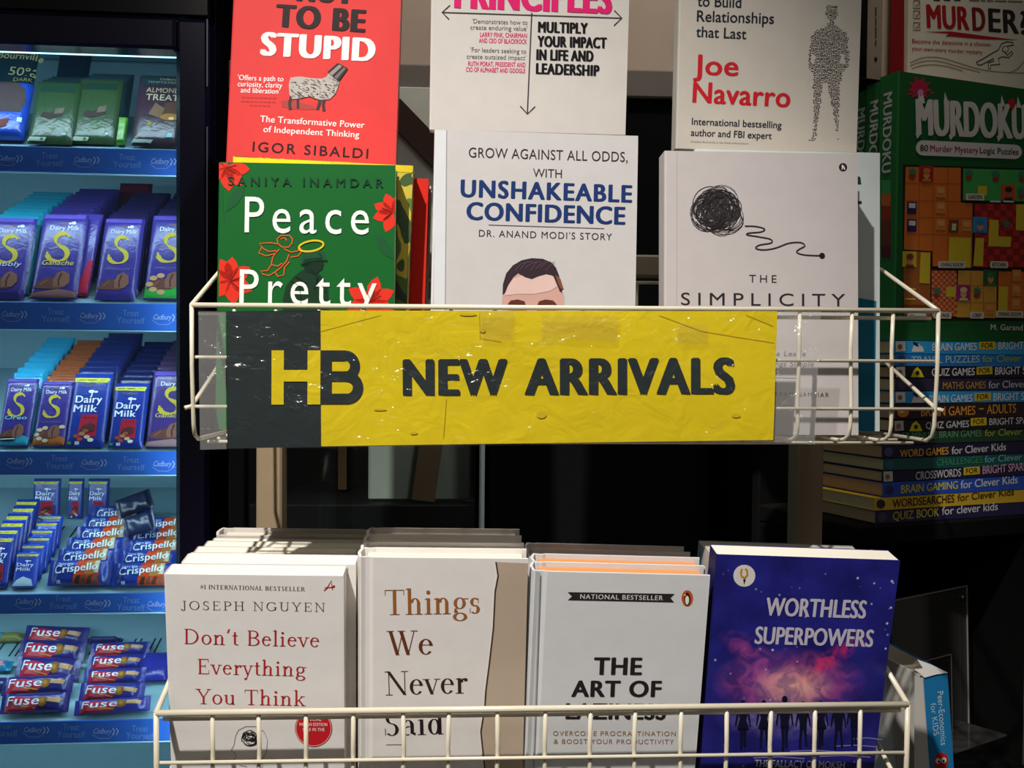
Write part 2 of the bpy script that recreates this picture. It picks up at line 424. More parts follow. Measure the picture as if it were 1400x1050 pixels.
# ------------------------------------------------------------------ a small serif alphabet drawn from strokes (capital height 1)
SER = {
 'T': (.80, 'V.4,0,1;K.04,.76,1;R.04,.78,.065,1;R.735,.78,.76,1;F.4,0,.36'),
 'h': (.70, 'V.16,0,1.05;F.16,0,.3;G.16,1.05;A.365,.42,.2,.24,0,165;V.5,0,.43;F.5,0,.3'),
 'n': (.70, 'V.16,0,.64;F.16,0,.3;G.16,.64;A.365,.42,.2,.24,0,165;V.5,0,.43;F.5,0,.3'),
 'i': (.36, 'V.17,0,.64;F.17,0,.3;G.17,.64;B.17,.88,.078'),
 'g': (.62, 'A.29,.43,.23,.23,0,360;A.3,-.12,.27,.17,0,360;D.14,.22,.12,.05,.09;A.22,.06,.14,.06,90,180;K.44,.62,.62'),
 's': (.48, 'A.24,.47,.18,.17,40,275;A.24,.175,.19,.175,-140,95;R.36,.42,.385,.62;R.05,.02,.075,.22'),
 'e': (.58, 'A.29,.325,.25,.325,8,322;K.08,.5,.40'),
 'W': (1.04, 'D.1,1,.34,0,s;D.34,0,.53,.98,t;D.47,1,.71,0,s;D.71,0,.93,1,t;F.1,1,.26;F.48,1,.26;F.93,1,.24'),
 'N': (.88, 'V.15,0,1,t;D.14,1,.74,0,s;V.74,0,1,t;F.15,0,.26;F.1,1,.2;F.74,1,.26'),
 'v': (.58, 'D.08,.64,.29,0,s;D.29,0,.48,.64,t;F.08,.64,.26;F.49,.64,.22'),
 'r': (.48, 'V.16,0,.64;F.16,0,.3;G.16,.64;A.36,.42,.2,.22,70,165;B.4,.57,.07'),
 'S': (.62, 'A.3,.745,.22,.255,40,275;A.3,.255,.25,.255,-140,95;R.5,.70,.525,.98;R.05,.02,.075,.30'),
 'a': (.60, 'V.42,.06,.48;A.27,.45,.2,.19,0,150;B.11,.5,.065;A.24,.18,.19,.18,70,300;K.24,.42,.36;A.52,.1,.1,.1,180,290'),
 'd': (.66, 'A.27,.325,.23,.325,0,360;V.47,0,1.05;F.53,0,.14;G.47,1.05'),
 'D': (.90, 'V.17,0,1;A.34,.5,.48,.5,-90,90;K.06,.36,1;K.06,.36,.02'),
 'o': (.62, 'A.31,.325,.27,.325,0,360'),
 "'": (.24, 'D.15,1.05,.07,.8,.09'),
 't': (.40, 'V.18,.1,.86;K.04,.34,.64;A.29,.12,.16,.12,180,310'),
 'B': (.76, 'V.17,0,1;A.37,.75,.28,.25,-90,90;A.39,.26,.32,.26,-90,90;K.06,.38,1;K.16,.4,.52;K.06,.4,.02'),
 'E': (.74, 'V.17,0,1;K.06,.64,1;K.06,.66,.02;K.16,.46,.53;R.62,.76,.645,1;R.64,0,.665,.26;R.44,.42,.465,.64'),
 'l': (.34, 'V.16,0,1.05;F.16,0,.3;G.16,1.05'),
 'y': (.58, 'D.08,.64,.29,0,s;D.49,.64,.2,-.3,t;B.15,-.26,.065;F.08,.64,.26;F.49,.64,.22'),
 'u': (.70, 'V.15,.2,.64;A.33,.22,.24,.22,180,345;V.5,0,.64;G.15,.64;G.5,.64;F.55,0,.12'),
 'k': (.66, 'V.16,0,1.05;F.16,0,.3;G.16,1.05;D.2,.28,.5,.64,t;D.29,.4,.56,0,s;F.5,.64,.24;F.56,0,.24'),
 'Y': (.80, 'D.1,1,.4,.42,s;D.7,1,.4,.42,t;V.4,0,.45;F.1,1,.28;F.7,1,.24;F.4,0,.34'),
 'J': (.46, 'V.3,.1,1;A.18,.1,.17,.22,200,360;F.3,1,.32;B.06,.02,.06'),
 'O': (.94, 'A.47,.5,.42,.5,0,360'),
 'P': (.70, 'V.17,0,1;A.37,.73,.3,.27,-90,90;K.06,.38,1;K.17,.38,.48;F.17,0,.34'),
 'H': (.88, 'V.17,0,1;V.71,0,1;K.17,.71,.53;F.17,0,.32;F.17,1,.32;F.71,0,.32;F.71,1,.32'),
 'G': (.94, 'A.47,.5,.42,.5,40,345;V.8,.08,.42;F.78,.42,.28;R.76,.7,.785,1'),
 'U': (.86, 'V.17,.3,1;A.43,.3,.31,.3,180,360;V.7,.3,1,t;F.17,1,.32;F.7,1,.24'),
 'I': (.36, 'V.18,0,1;F.18,0,.32;F.18,1,.32'),
 'R': (.80, 'V.17,0,1;A.37,.74,.28,.26,-90,90;K.06,.38,1;K.17,.38,.49;F.17,0,.32;D.4,.48,.70,0,s;F.72,0,.2'),
 'L': (.68, 'V.17,0,1;K.06,.62,.02;R.60,0,.625,.28;F.17,1,.32'),
 'A': (.80, 'D.39,1,.1,0,t;D.38,1,.68,0,s;K.2,.56,.34;F.1,0,.24;F.68,0,.28'),
 '1': (.42, 'V.2,0,1;F.2,0,.3;D.2,1,.08,.86,.05'),
 '#': (.70, 'D.3,1,.2,0,.05;D.55,1,.45,0,.05;K.08,.66,.64;K.08,.66,.36'),
 ' ': (.34, ''),
}
SER_STYLE = {'didone': (.125, .026), 'book': (.105, .04), 'light': (.085, .04), 'caps': (.15, .06)}
_ser = {}
def serif_geo(txt, style, sp):
    kk = (txt, style, sp)
    if kk in _ser: return _ser[kk]
    s_, h_ = SER_STYLE[style]; vs = []; fs = []; x0 = 0
    def q(*p):
        p = list(p); ar = sum(p[i][0] * p[(i + 1) % len(p)][1] - p[(i + 1) % len(p)][0] * p[i][1] for i in range(len(p)))
        if ar < 0: p = p[::-1]
        b = len(vs); vs.extend((x0 + a, c) for a, c in p); fs.append(tuple(range(b, b + len(p))))
    for ch in txt:
        adv, ops = SER[ch]
        for op in filter(None, ops.split(';')):
            k = op[0]; a = [{'s': s_, 't': h_ * 1.2}.get(t) if t in 'st' else float(t) for t in op[1:].split(',')]
            if k == 'V':
                w_ = a[3] if len(a) > 3 else s_; q((a[0] - w_ / 2, a[1]), (a[0] + w_ / 2, a[1]), (a[0] + w_ / 2, a[2]), (a[0] - w_ / 2, a[2]))
            elif k == 'D':
                w_ = a[4]; q((a[0] - w_ / 2, a[1]), (a[0] + w_ / 2, a[1]), (a[2] + w_ / 2, a[3]), (a[2] - w_ / 2, a[3]))
            elif k == 'K': q((a[0], a[2] - h_ if a[2] > .6 else a[2] - h_ / 2), (a[1], a[2] - h_ if a[2] > .6 else a[2] - h_ / 2), (a[1], a[2] if a[2] > .6 else a[2] + h_ / 2), (a[0], a[2] if a[2] > .6 else a[2] + h_ / 2))
            elif k == 'R': q((a[0], a[1]), (a[2], a[1]), (a[2], a[3]), (a[0], a[3]))
            elif k == 'F':
                y0, y1 = (0, h_) if a[1] < .3 else (a[1] - h_, a[1]); q((a[0] - a[2] / 2, y0), (a[0] + a[2] / 2, y0), (a[0] + a[2] / 2, y1), (a[0] - a[2] / 2, y1))
            elif k == 'G': q((a[0] - s_ / 2 - .09, a[1] - h_ * 1.6), (a[0], a[1] - h_ * 1.6), (a[0] + s_ / 2, a[1]), (a[0] - s_ / 2 - .02, a[1]))
            elif k == 'B': q(*[(a[0] + a[2] * math.cos(t), a[1] + a[2] * math.sin(t)) for t in [2 * math.pi * i / 14 for i in range(14)]])
            elif k == 'A':
                n = max(6, int(abs(a[5] - a[4]) / 12))
                for i in range(n):
                    t0, t1 = R(a[4] + (a[5] - a[4]) * i / n), R(a[4] + (a[5] - a[4]) * (i + 1) / n)
                    ri, rj = a[2] - s_, a[3] - h_ * 1.1
                    q((a[0] + a[2] * math.cos(t0), a[1] + a[3] * math.sin(t0)), (a[0] + a[2] * math.cos(t1), a[1] + a[3] * math.sin(t1)),
                      (a[0] + ri * math.cos(t1), a[1] + rj * math.sin(t1)), (a[0] + ri * math.cos(t0), a[1] + rj * math.sin(t0)))
        x0 += adv + (sp - 1)
    _ser[kk] = (vs, fs); return vs, fs

# ================================================================== THE SETTING
mb = MB(); mb.box((-2.6, -1.6, -.05), (2.6, 3.0, 0), 'floorstone'); tag(mb.build('floor'), 'grey stone shop floor below the rack', 'floor', kind='structure')
mb = MB(); mb.box((-2.6, 2.7, 0), (2.6, 2.8, 3.05), '1c1a1a/r'); tag(mb.build('wall_back'), 'dark shop wall behind the cabinets', 'wall', kind='structure')
mb = MB(); mb.box((-2.6, -1.6, 3.05), (2.6, 2.8, 3.12), '3a3835/r'); tag(mb.build('ceiling'), 'dark shop ceiling above the rack', 'ceiling', kind='structure')

# ================================================================== WIRE DISPLAY RACK
WIRE = 'dcd3bc/g'
RF = plane_from((750, 425), .75, 2.5, 0); RF.O = Vector((RF.O.x, RF.O.y, 0))
rack = thing('display_rack', 'cream wire display rack with two baskets on beige steel posts', 'rack', M4=RF.M4())
BACKZ = -.215
def arc(c, a0, a1, r, f, n=6):
    return [f(c[0] + r * math.cos(R(a0 + (a1 - a0) * i / n)), c[1] + r * math.sin(R(a0 + (a1 - a0) * i / n))) for i in range(n + 1)]
for x0, x1 in ((350, 385), (1090, 1126)):
    a = RF.px(x0, 665, BACKZ)[0]; b = RF.px(x1, 665, BACKZ)[0]
    m = MB(); m.bbox((a, 0, BACKZ - .03), (b, 1.95, BACKZ), '97846a', .002)
    p = m.build('post', rack)
    m = MB(); m.bbox((a - .008, 0, BACKZ - .08), (b + .008, .02, BACKZ + .08), '97846a', .003); m.build('foot', rack)
m = MB(); a = RF.px(352, 600, BACKZ)[0]; b = RF.px(1124, 600, BACKZ)[0]
vt = RF.px(880, 348, BACKZ)[1]; vb = RF.px(880, 378, BACKZ)[1]
m.bbox((a, vb, BACKZ - .025), (b, vt, BACKZ - .001), '8f8472', .002); m.build('crossbar', rack)
VB = vb
HANG = [(RF.px(x, 665, BACKZ)[0]) for x in (367, 1108)]

def basket(p0, p1, depth, rise, hgt, xs, cross, ytop, label, rail_r, wire_r):
    a = RF.px(*p0); b = RF.px(*p1)
    t = thing_part('wire_basket', rack, label)
    u0, u1 = a[0], b[0]
    def topv(u): return a[1] + (b[1] - a[1]) * (u - u0) / (u1 - u0)
    m = MB(); m.tube([(u0, a[1], 0), (u1, b[1], 0)], rail_r, WIRE, 10); m.build('front_rail', t)
    m = MB(); m.tube([(u0 + .004, a[1] - .0055, -.0035), (u1 - .004, b[1] - .0055, -.0035)], wire_r, WIRE); m.build('inner_rail', t)
    # end frames: front corner, down the corner upright, back along the floor
    for u, s in ((u0, 1), (u1, -1)):
        v = topv(u); vb_ = v - hgt
        m = MB(); ui = u + s * .0015
        m.tube([(u, v, 0), (ui - s * .001, v - hgt * .45, .001), (ui, vb_ + .012, 0), (ui, vb_ + .004, -.003), (ui, vb_, -.012), (ui, vb_ - .002, -depth)], rail_r * .85, WIRE); m.build('corner_upright', t)
        m = MB(); m.tube([(u, v, 0), (u, v + .040, -.108)] + ([(u, v + .052, -.114), (u, v + .085, -.118), (u, v + .092, -.124), (u, v + rise, -depth)] if s > 0 else [(u, v + .043, -.125), (u, v + rise, -depth)]), rail_r * .9, WIRE); m.build('side_arm', t)
        m = MB(); q = v - hgt * cross[-1]; m.tube([(u - s * .004, q - .001, .003), (u, q, 0), (u, q + .036, -.100)], wire_r * 1.1, WIRE); m.build('side_wire', t)
        m = MB(); m.tube([(ui, vb_ - .002, -depth), (u, v + rise, -depth)], wire_r, WIRE); m.build('rear_upright', t)
    m = MB(); m.tube([(u0, a[1] + rise, -depth), (u1, b[1] + rise, -depth)], wire_r, WIRE); m.build('rear_rail', t)
    for u in HANG:
        m = MB(); m.tube([(u, a[1] + rise, -depth), (u, a[1] + rise + .004, BACKZ)], wire_r * 1.3, WIRE); m.build('hanger', t)
    for x in xs:
        u = RF.px(x, ytop)[0]; v = topv(u); j = random.uniform(-.0008, .0008)
        vb_ = v - hgt
        m = MB(); m.tube([(u, v, -.001), (u + j, v - hgt * .3, -.0015), (u - j, v - hgt * .7, -.0015), (u, vb_ + .012, -.001), (u, vb_ + .005, -.003), (u - .001, vb_ + .001, -.009), (u - .002, vb_ - .0005, -.02), (u - .002, vb_ - .002, -depth), (u, v + rise, -depth - .001)], wire_r, WIRE, 8); m.build('upright_wire', t)
    for c in cross:
        m = MB(); m.tube([(u0 + .003, a[1] - hgt * c, .0012), (u1 - .003, b[1] - hgt * c, .0012)], wire_r * .85, WIRE); m.build('cross_wire', t)
    for z in (-.03, -.06, -.09):
        m = MB(); m.tube([(u0 + .004, a[1] - hgt - .0035, z), (u1 - .004, b[1] - hgt - .0035, z)], wire_r * .85, WIRE); m.build('floor_wire', t)
    return max(a[1], b[1]) - hgt, (u0, u1)
def thing_part(name, parent, label=None):
    o = bpy.data.objects.new(name, None); C.objects.link(o); o.parent = parent; o.empty_display_size = .02
    if label: o['label'] = label
    return o
UPX = [320, 377, 436, 497, 557, 617, 677, 737, 797, 857, 917, 977, 1036, 1094, 1166, 1222]
LOX = [290, 353, 418, 483, 551, 614, 680, 746, 808, 869, 932, 994, 1055, 1115, 1177]
FLOOR_U, _ = basket((262, 417), (1283, 425), .150, .030, .0975, UPX, (.385, .75), 421, 'upper basket', .0019, .0015)
FLOOR_L, _ = basket((213.5, 975), (1241, 963), .205, .026, .0975, LOX, (.37, .72), 969, 'lower basket', .0024, .0017)

# ================================================================== SIGN ON THE UPPER BASKET
SG = Fr(RF.O + RF.n * .0055, RF.u, RF.v)
sign = thing('shelf_sign', 'yellow and dark grey NEW ARRIVALS sign in clear plastic on the upper basket', 'sign', M4=Fr(SG.W(*SG.px(309, 613)), SG.u, SG.v).M4())
SG = Fr(SG.W(*SG.px(309, 613)), SG.u, SG.v)
def quadfn(px4, fz):
    # bilinear sheet between four pixel corners TL TR BR BL of the frame SG
    a, b, c, d = [Vector(SG.px(*p)) for p in px4]
    def f(s, t):
        p = (d * (1 - s) + c * s) * (1 - t) + (a * (1 - s) + b * s) * t
        return (p.x, p.y, fz(p.x, p.y))
    return f
def ripple(x, y): return .0007 * math.sin(x * 31 + y * 9) + .0005 * math.sin(y * 48 + x * 17) + .0004 * noise.noise(Vector((x * 30, y * 30, 3)))
_mats['sign_yellow'] = M('d0b808/c'); _mats['sign_dark'] = M('20292b/c')
m = MB()
m.grid(24, 12, quadfn([(309.5, 425.5), (438.2, 424.5), (439.5, 610), (311, 613)], ripple), 'sign_dark')
m.grid(90, 12, quadfn([(438.2, 424.5), (1063, 425.5), (1057, 601.5), (439.5, 610)], ripple), 'sign_yellow')
# the sheet's back face
m.grid(90, 6, quadfn([(309.5, 425.5), (1063, 425.5), (1057, 601.5), (311, 613)], lambda x, y: ripple(x, y) - .0006), 'd8d4c4', flip=True)
pr = Print(SG, m, lambda x, y: ripple(x, y) + .0004)
def fine_rect(x0, y0, x1, y1, key):
    n = max(1, int(abs(x1 - x0) / 9)); k = max(1, int(abs(y1 - y0) / 9))
    m.grid(n, k, lambda s, t: (lambda p: (p[0], p[1], ripple(*p) + .0007))(SG.px(x0 + (x1 - x0) * s, y1 + (y0 - y1) * t)), key)
Y_, K_ = 'sign_yellow', 'sign_dark'
fine_rect(371.7, 479, 388.4, 553, Y_); fine_rect(420.7, 479, 438.2, 552.8, Y_); fine_rect(388.4, 505.8, 420.7, 521.5, Y_)
# the B, from two ring halves and a stem
fine_rect(438.6, 479, 453.5, 552, K_)
def ring(cx0, cx1, y0, y1, th, key):
    # right half of a rounded bowl between y0 and y1
    ry = (y1 - y0) / 2; cy = (y0 + y1) / 2; ro = cx1 - cx0; pts = []
    for i in range(17):
        t = R(-90 + 180 * i / 16); pts.append((cx0 + ro * math.cos(t), cy + ry * math.sin(t)))
    inn = []
    for i in range(17):
        t = R(90 - 180 * i / 16); inn.append((cx0 + (ro - th) * math.cos(t), cy + (ry - th) * math.sin(t)))
    for i in range(16):
        pr.P([pts[i], pts[i + 1], inn[15 - i], inn[16 - i]], key)
fine_rect(453.5, 479, 472, 493, K_); fine_rect(453.5, 507.5, 474, 521, K_); fine_rect(453.5, 538, 474, 552, K_)
ring(472, 492, 479, 521.5, 13.5, K_); ring(474, 496.5, 507.5, 552.3, 14, K_)
pr.T('NEW', 550.6, 539.5, 694, 538.7, 47.5, K_, .022, 1, strikes=5)
pr.T('ARRIVALS', 717, 538.6, 1004.6, 537, 47.5, K_, .022, .98, strikes=5)
# wear on the print
for (x, y, rx, ry) in ((740, 405 + 162, 7, 5), (660, 452, 4, 3), (1006, 568, 6, 3), (566, 592, 5, 2), (520, 560, 9, 1.5), (640, 430, 12, 2)):
    pr.E(x, y, rx, ry, 'c0a80c', 1, 12)
for pts in ([(655, 428), (656, 462), (684, 466)], [(438, 452), (520, 430)], [(610, 545), (606, 598)], [(900, 430), (960, 452), (1058, 468)], [(1020, 430), (1056, 445)]):
    pr.L(pts, .9, 'c4ac0c', 1)
m.build('paper_insert', sign)
m = MB()
fs_ = lambda x, y: ripple(x, y) + .0028 + .0006 * noise.noise(Vector((x * 22, y * 22, 9)))
m.grid(10, 20, quadfn([(272.5, 427), (309.5, 427), (311, 613.4), (275, 614.5)], fs_), 'sleeve_end'); m.grid(90, 20, quadfn([(309.5, 427), (1063, 426), (1057, 604), (311, 613.4)], fs_), 'sleeve'); m.grid(12, 20, quadfn([(1063, 426), (1120.5, 426), (1111.5, 607), (1057, 604)], fs_), 'sleeve_end')
m.build('plastic_sleeve', sign, label='clear plastic sleeve, crumpled at both ends')
m = MB()
fz2 = lambda x, y: fs_(x, y) + .0006
m.grid(14, 6, quadfn([(740, 431), (846, 433), (842, 468), (738, 462)], fz2), 'tape')
m.build('tape_strip', sign)
m = MB(); m.grid(8, 6, quadfn([(656, 426), (702, 426), (700, 466), (658, 464)], fz2), 'tape'); m.build('tape_strip', sign)
m = MB(); m.grid(8, 6, quadfn([(924, 446), (966, 443), (965, 469), (925, 471)], fz2), 'tape'); m.build('tape_strip', sign)

# ================================================================== CABINET BEHIND THE RACK
BG = plane_from((700, 400), 1.30, 3.2, 0); BG.O = Vector((BG.O.x, BG.O.y, 0))
cab = thing('cabinet', 'black cabinet with a glass door behind the wire rack', 'cabinet', M4=BG.M4())
def bx(px0, py0, px1, py1, z0, z1, key, name, parent=cab, fr=BG, label=None, c=.002, v0=None):
    a = fr.px(px0, py1, z1); b = fr.px(px1, py0, z1); m = MB(); m.bbox((a[0], a[1] if v0 is None else v0, z0), (b[0], b[1], z1), key, c)
    return m.build(name, parent, label=label)
BLK = '0b0b0c/r'
bx(350, 85, 990, 720, -.30, -.28, BLK, 'back_panel', v0=.02)
bx(312, 92, 335, 720, -.28, 0, BLK, 'side_panel', v0=0)
bx(980, 120, 1000, 720, -.28, 0, BLK, 'side_panel', v0=0)
bx(312, 98, 1000, 120, -.28, .005, '7e7770', 'top_board')
bx(668, 122, 979, 720, -.03, -.004, BLK, 'door', v0=.04)  # flat black sheet standing for the dark void in this half
gd = bx(337, 122, 655, 700, -.006, 0, 'darkglass', 'glass_door', v0=.04)
bx(655, 122, 667, 720, -.02, .003, 'd8f0f8/g', 'glass_edge', v0=.04)
bx(337, 690, 654, 740, -.28, -.02, '121212', 'shelf')
bx(340, 121, 654, 345, .0056, .010, 'd8d8cc', 'reflection_panel', c=.001)  # pale sheet added to imitate the grey green reflection in the glass
# boards and strips added behind the glass in place of shop reflections
sv = BG.px(654, 690, -.02)[1] + .0006
tbv = BG.px(312, 120, .005)[1] - .004
m = MB(); a = BG.px(505, 330, -.05); b = BG.px(648, 112, -.05); m.bbox((a[0], sv, -.065), (b[0], tbv, -.05), 'b8b8ac', .003)
tag(m.build('board', None, BG.M4()), 'grey green board standing in for a reflection in the glass door between the books', 'board')
def leaning(px, w_, key, name, label, cat, z=-.12, th=.012, zt=None):
    P = [Vector(BG.px(x, y, z)) for x, y in px]; m = MB()
    if abs(P[0].y - sv) < .08:
        t_ = (sv + .003 - P[0].y) / (P[1].y - P[0].y); P[0] = P[0] + (P[1] - P[0]) * t_
    d = P[1] - P[0]; n_ = Vector((-d.y, d.x)).normalized() * w_ / 2
    q = [P[0] - n_, P[0] + n_, P[1] + n_, P[1] - n_]
    m.add([(p.x, p.y, z) for p in q] + [(p.x, p.y, z - th) for p in q], [(0, 1, 2, 3), (7, 6, 5, 4), (0, 4, 5, 1), (1, 5, 6, 2), (2, 6, 7, 3), (3, 7, 4, 0)], key)
    return tag(m.build(name, None, BG.M4()), label, cat)
o_ = leaning([(535, 146), (618, 232)], .030, '3a2820', 'reflection_streak', '', '', z=.024)  # brown bar imitating a dark slanting shape reflected in the glass
for k_ in ('label', 'category'): del o_[k_]
o_.parent = cab; o_.matrix_parent_inverse = Matrix.Identity(4); o_.matrix_basis = Matrix.Identity(4)
leaning([(578, 688), (596, 560)], .030, '9a7a60', 'reflection_plank', 'brown plank standing in for a reflection in the glass door below the sign', 'plank', z=-.03)
leaning([(468, 688), (468, 560)], .012, '6a4c34', 'reflection_strip', 'thin brown strip standing in for a reflection in the glass door below the sign', 'strip', z=-.14)
# brown cardboard carton lying on the cabinet
tv = BG.px(700, 98, 0)[1]
a = BG.px(545, 60, -.02)[0]; b = BG.px(935, 60, -.02)[0]
ct = thing('carton', 'brown cardboard carton on top of the black cabinet, behind the white books', 'box', M4=Fr(BG.W(a, BG.px(1000, 98, .005)[1] + .0006, -.02), BG.u, BG.v).M4())
W_ = b - a
m = MB(); m.bbox((0, 0, -.25), (W_, .26, 0), 'card', .002); m.build('carton_body', ct)
m = MB()
m.add([(0.004, .26, 0), (W_ - .004, .26, 0), (W_ - .004, .252, .06), (.004, .248, .065), (.004, .255, 0), (W_ - .004, .255, 0), (W_ - .004, .248, .058), (.004, .244, .063)],
      [(0, 1, 2, 3), (7, 6, 5, 4), (0, 4, 5, 1), (2, 6, 7, 3), (1, 5, 6, 2), (3, 7, 4, 0)], 'card'); m.build('flap', ct)

# ================================================================== BOOKS
def cover_profile(wd, t, hard):
    if not hard:
        r = min(.0015, t * .3)
        return [(wd, -t), (r, -t), (r * .3, -t + r * .3), (0, -t + r), (0, -r), (r * .3, -r * .3), (r, 0), (wd, 0)], .0004
    j = .0085
    return [(wd, -t), (j + .003, -t), (j, -t + .0012), (j - .003, -t + .0012), (j - .006, -t), (.0015, -t + .0005), (.0, -t * .8), (-.0012, -t * .5), (0, -t * .2), (.0015, -.0005),
            (j - .006, 0), (j - .003, -.0012), (j, -.0012), (j + .003, 0), (wd, 0)], .0022
class Book:
    def __init__(s, name, label, cat, fr, wd, h, t, cover, page='efe6d4/p', hard=False, group=None, spine=None):
        s.fr, s.w, s.h, s.t, s.hard = fr, wd, h, t, hard
        s.root = thing(name, label, cat, group, fr.M4()); s.mb = MB(); s.pr = Print(fr, s.mb)
        prof, th = cover_profile(wd, t, hard); s.th = th
        n = len(prof); inn = []
        for i, p in enumerate(prof):
            a = Vector(prof[max(i - 1, 0)]); b = Vector(prof[min(i + 1, n - 1)]); d = (b - a).normalized()
            nn = Vector((d.y, -d.x)); inn.append(Vector(p) + nn * th)
        # the profile runs clockwise seen from above, so the right-hand normal points inwards
        for i in range(n - 1):
            p, q, pi, qi = prof[i], prof[i + 1], inn[i], inn[i + 1]
            key = cover
            if spine and max(p[0], q[0]) <= (.011 if hard else .002): key = spine
            s.mb.add([(p[0], 0, p[1]), (q[0], 0, q[1]), (q[0], h, q[1]), (p[0], h, p[1])], [(0, 1, 2, 3)], key)
            s.mb.add([(pi[0], 0, pi[1]), (qi[0], 0, qi[1]), (qi[0], h, qi[1]), (pi[0], h, pi[1])], [(3, 2, 1, 0)], cover)
            for y, f in ((0, (3, 2, 1, 0)), (h, (0, 1, 2, 3))):
                s.mb.add([(p[0], y, p[1]), (q[0], y, q[1]), (qi[0], y, qi[1]), (pi[0], y, pi[1])], [f], cover)
        for p, q in ((prof[0], inn[0]), (prof[-1], inn[-1])):
            s.mb.add([(p[0], 0, p[1]), (q[0], 0, q[1]), (q[0], h, q[1]), (p[0], h, p[1])], [(0, 1, 2, 3)], cover)
        ins = .0035 if hard else .0003
        m = MB(); x0 = .006 if hard else th + .0002; zt, zb = -th - .0001, -t + th + .0001
        m.bbox((x0, ins, zb), (wd - (ins if hard else .0006), h - ins, zt), page, .0004)
        s.pages = m
    def spine_print(s):
        # frame of the spine face: u along -n (away from the camera), v up
        f = s.fr; O = f.O; sf = Fr(O - f.n * s.t, f.n, f.v)      # u towards the front cover, n = -u of the book
        p = Print(sf, MB()); s._sp = (sf, p); return p
    def done(s):
        if hasattr(s, '_sp'):
            sf, p = s._sp; L = s.fr
            b = len(s.mb.v)
            for key_i, key in enumerate(p.mb.keys):
                fs = [f for f, mi in zip(p.mb.f, p.mb.m) if mi == key_i]
                vs = [(-z, y, x - s.t) for (x, y, z) in p.mb.v]
                s.mb.add(vs, fs, key)
        s.pages.build('page_block', s.root); s.cov = s.mb.build('cover', s.root); return s
def make_book(name, label, fr0, TL, TR, t, cover, h=None, floor=None, BL=None, **kw):
    # fr0: plane; TL, TR top corners in pixels; h: height, or floor z
    a = Vector(fr0.px(*TL)); b = Vector(fr0.px(*TR)); d = (b - a).normalized()
    g_ = math.atan2(d.y, d.x) * kw.pop('roll', 1.0); d = Vector((math.cos(g_), math.sin(g_))); up = Vector((-d.y, d.x))
    u = fr0.u * d.x + fr0.v * d.y; v = fr0.u * up.x + fr0.v * up.y
    P = fr0.W(a.x, a.y)
    if h is None: h = (min(P.z, (P + u * (b - a).length).z) - floor) / v.z
    return Book(name, label, 'book', Fr(P - v * h, u, v), (b - a).length, h, t, cover, **kw)
def shifted(fr, du=0, dv=0, back=0):
    # the same pose, moved back along the rack's floor, sideways and up
    d = Vector((fr.n.x, fr.n.y, 0)).normalized()
    return Fr(fr.O - d * back + fr.u * du + fr.v * dv, fr.u, fr.v)
zfloorL = FLOOR_L + .0022; zfloorU = FLOOR_U + .0022
YW = 2.5

# ---------------------------------------------------------------- lower basket: white paperback with red title
PL = plane_from((345, 785), .745, YW, -9)
B = make_book('paperback_book', 'white paperback with red serif title and red round sticker, frontmost by the cooler', PL, (223.5, 785), (470, 791.5), .021, 'e8e4e0', roll=.4, floor=zfloorL, page='fcf5e6/p', group='white paperbacks with red titles')
p = B.pr
p.T('#1 INTERNATIONAL BESTSELLER', 274, 804.7, 417, 808, 5.6, '4a4446', sp=1.08, font='caps')
p.T('JOSEPH NGUYEN', 247.6, 833.2, 444.3, 836, 12, '3c3a40', sp=1.2, font='light')
RED = 'b4292c'
p.T("Don't Believe", 252.5, 880, 436.3, 884.6, 20.5, RED, sp=1.04, font='book')
p.T('Everything', 271, 921, 418.6, 924.6, 20.5, RED, sp=1.04, font='book')
p.T('You Think', 267.5, 962, 418, 965, 20.5, RED, sp=1.04, font='book')
p.L([(443, 807.5), (447, 804), (453, 793.5), (454.5, 806)], 1.5, RED); p.L([(444, 803.5), (456, 802.5)], 1.2, RED); p.E(456.6, 801.5, 1.6, 1.6, RED)
p.E(428.8, 995.4, 25.5, 25.5, 'c8202a', 1, 40)
for r_, in ((24,),):
    p.L([(428.8 + r_ * math.cos(R(a)), 995.4 + r_ * math.sin(R(a))) for a in range(0, 361, 12)], .7, 'f0d0cc', 2)
p.T('SPECIAL', 418, 985, 440, 985.4, 4.2, 'f2dcd8', .01, lay=2); p.T('INDIAN EDITION', 409.5, 992, 447.5, 992.4, 4.4, 'f2dcd8', .01, lay=2)
p.T('SALE IN THE', 414, 999, 444, 999.3, 4.4, 'f2dcd8', .01, lay=2)
rs = random.Random(3)
for k in range(16):
    cx, cy = 341 + rs.uniform(-5, 5), 1009 + rs.uniform(-4, 4); a0 = rs.uniform(0, 360); rr = rs.uniform(5, 10)
    p.L([(cx + rr * math.cos(R(a0 + q)), cy + rr * .8 * math.sin(R(a0 + q))) for q in range(0, 300, 20)], .8, '2c2a2e')
p.L([(322, 1006), (326, 998), (336, 993), (350, 993), (361, 1000), (366, 1012), (364, 1028), (358, 1040), (360, 1060)], .8, '8c8684')
p.L([(322, 1006), (320, 1018), (316, 1026), (321, 1029), (323, 1034), (320, 1036), (324, 1040), (328, 1046), (338, 1048)], .8, '8c8684')
B.done(); NG = B
dup(B.root, shifted(B.fr, .0065, .004, .0222).M4(), 'white paperback with a red title right behind the frontmost one, only its edge showing', group='white paperbacks with red titles')
ordn = ['first', 'second', 'third', 'fourth', 'fifth', 'sixth']
prev = .0222; us = [.0105, .011, .012, .0115]
pb = None
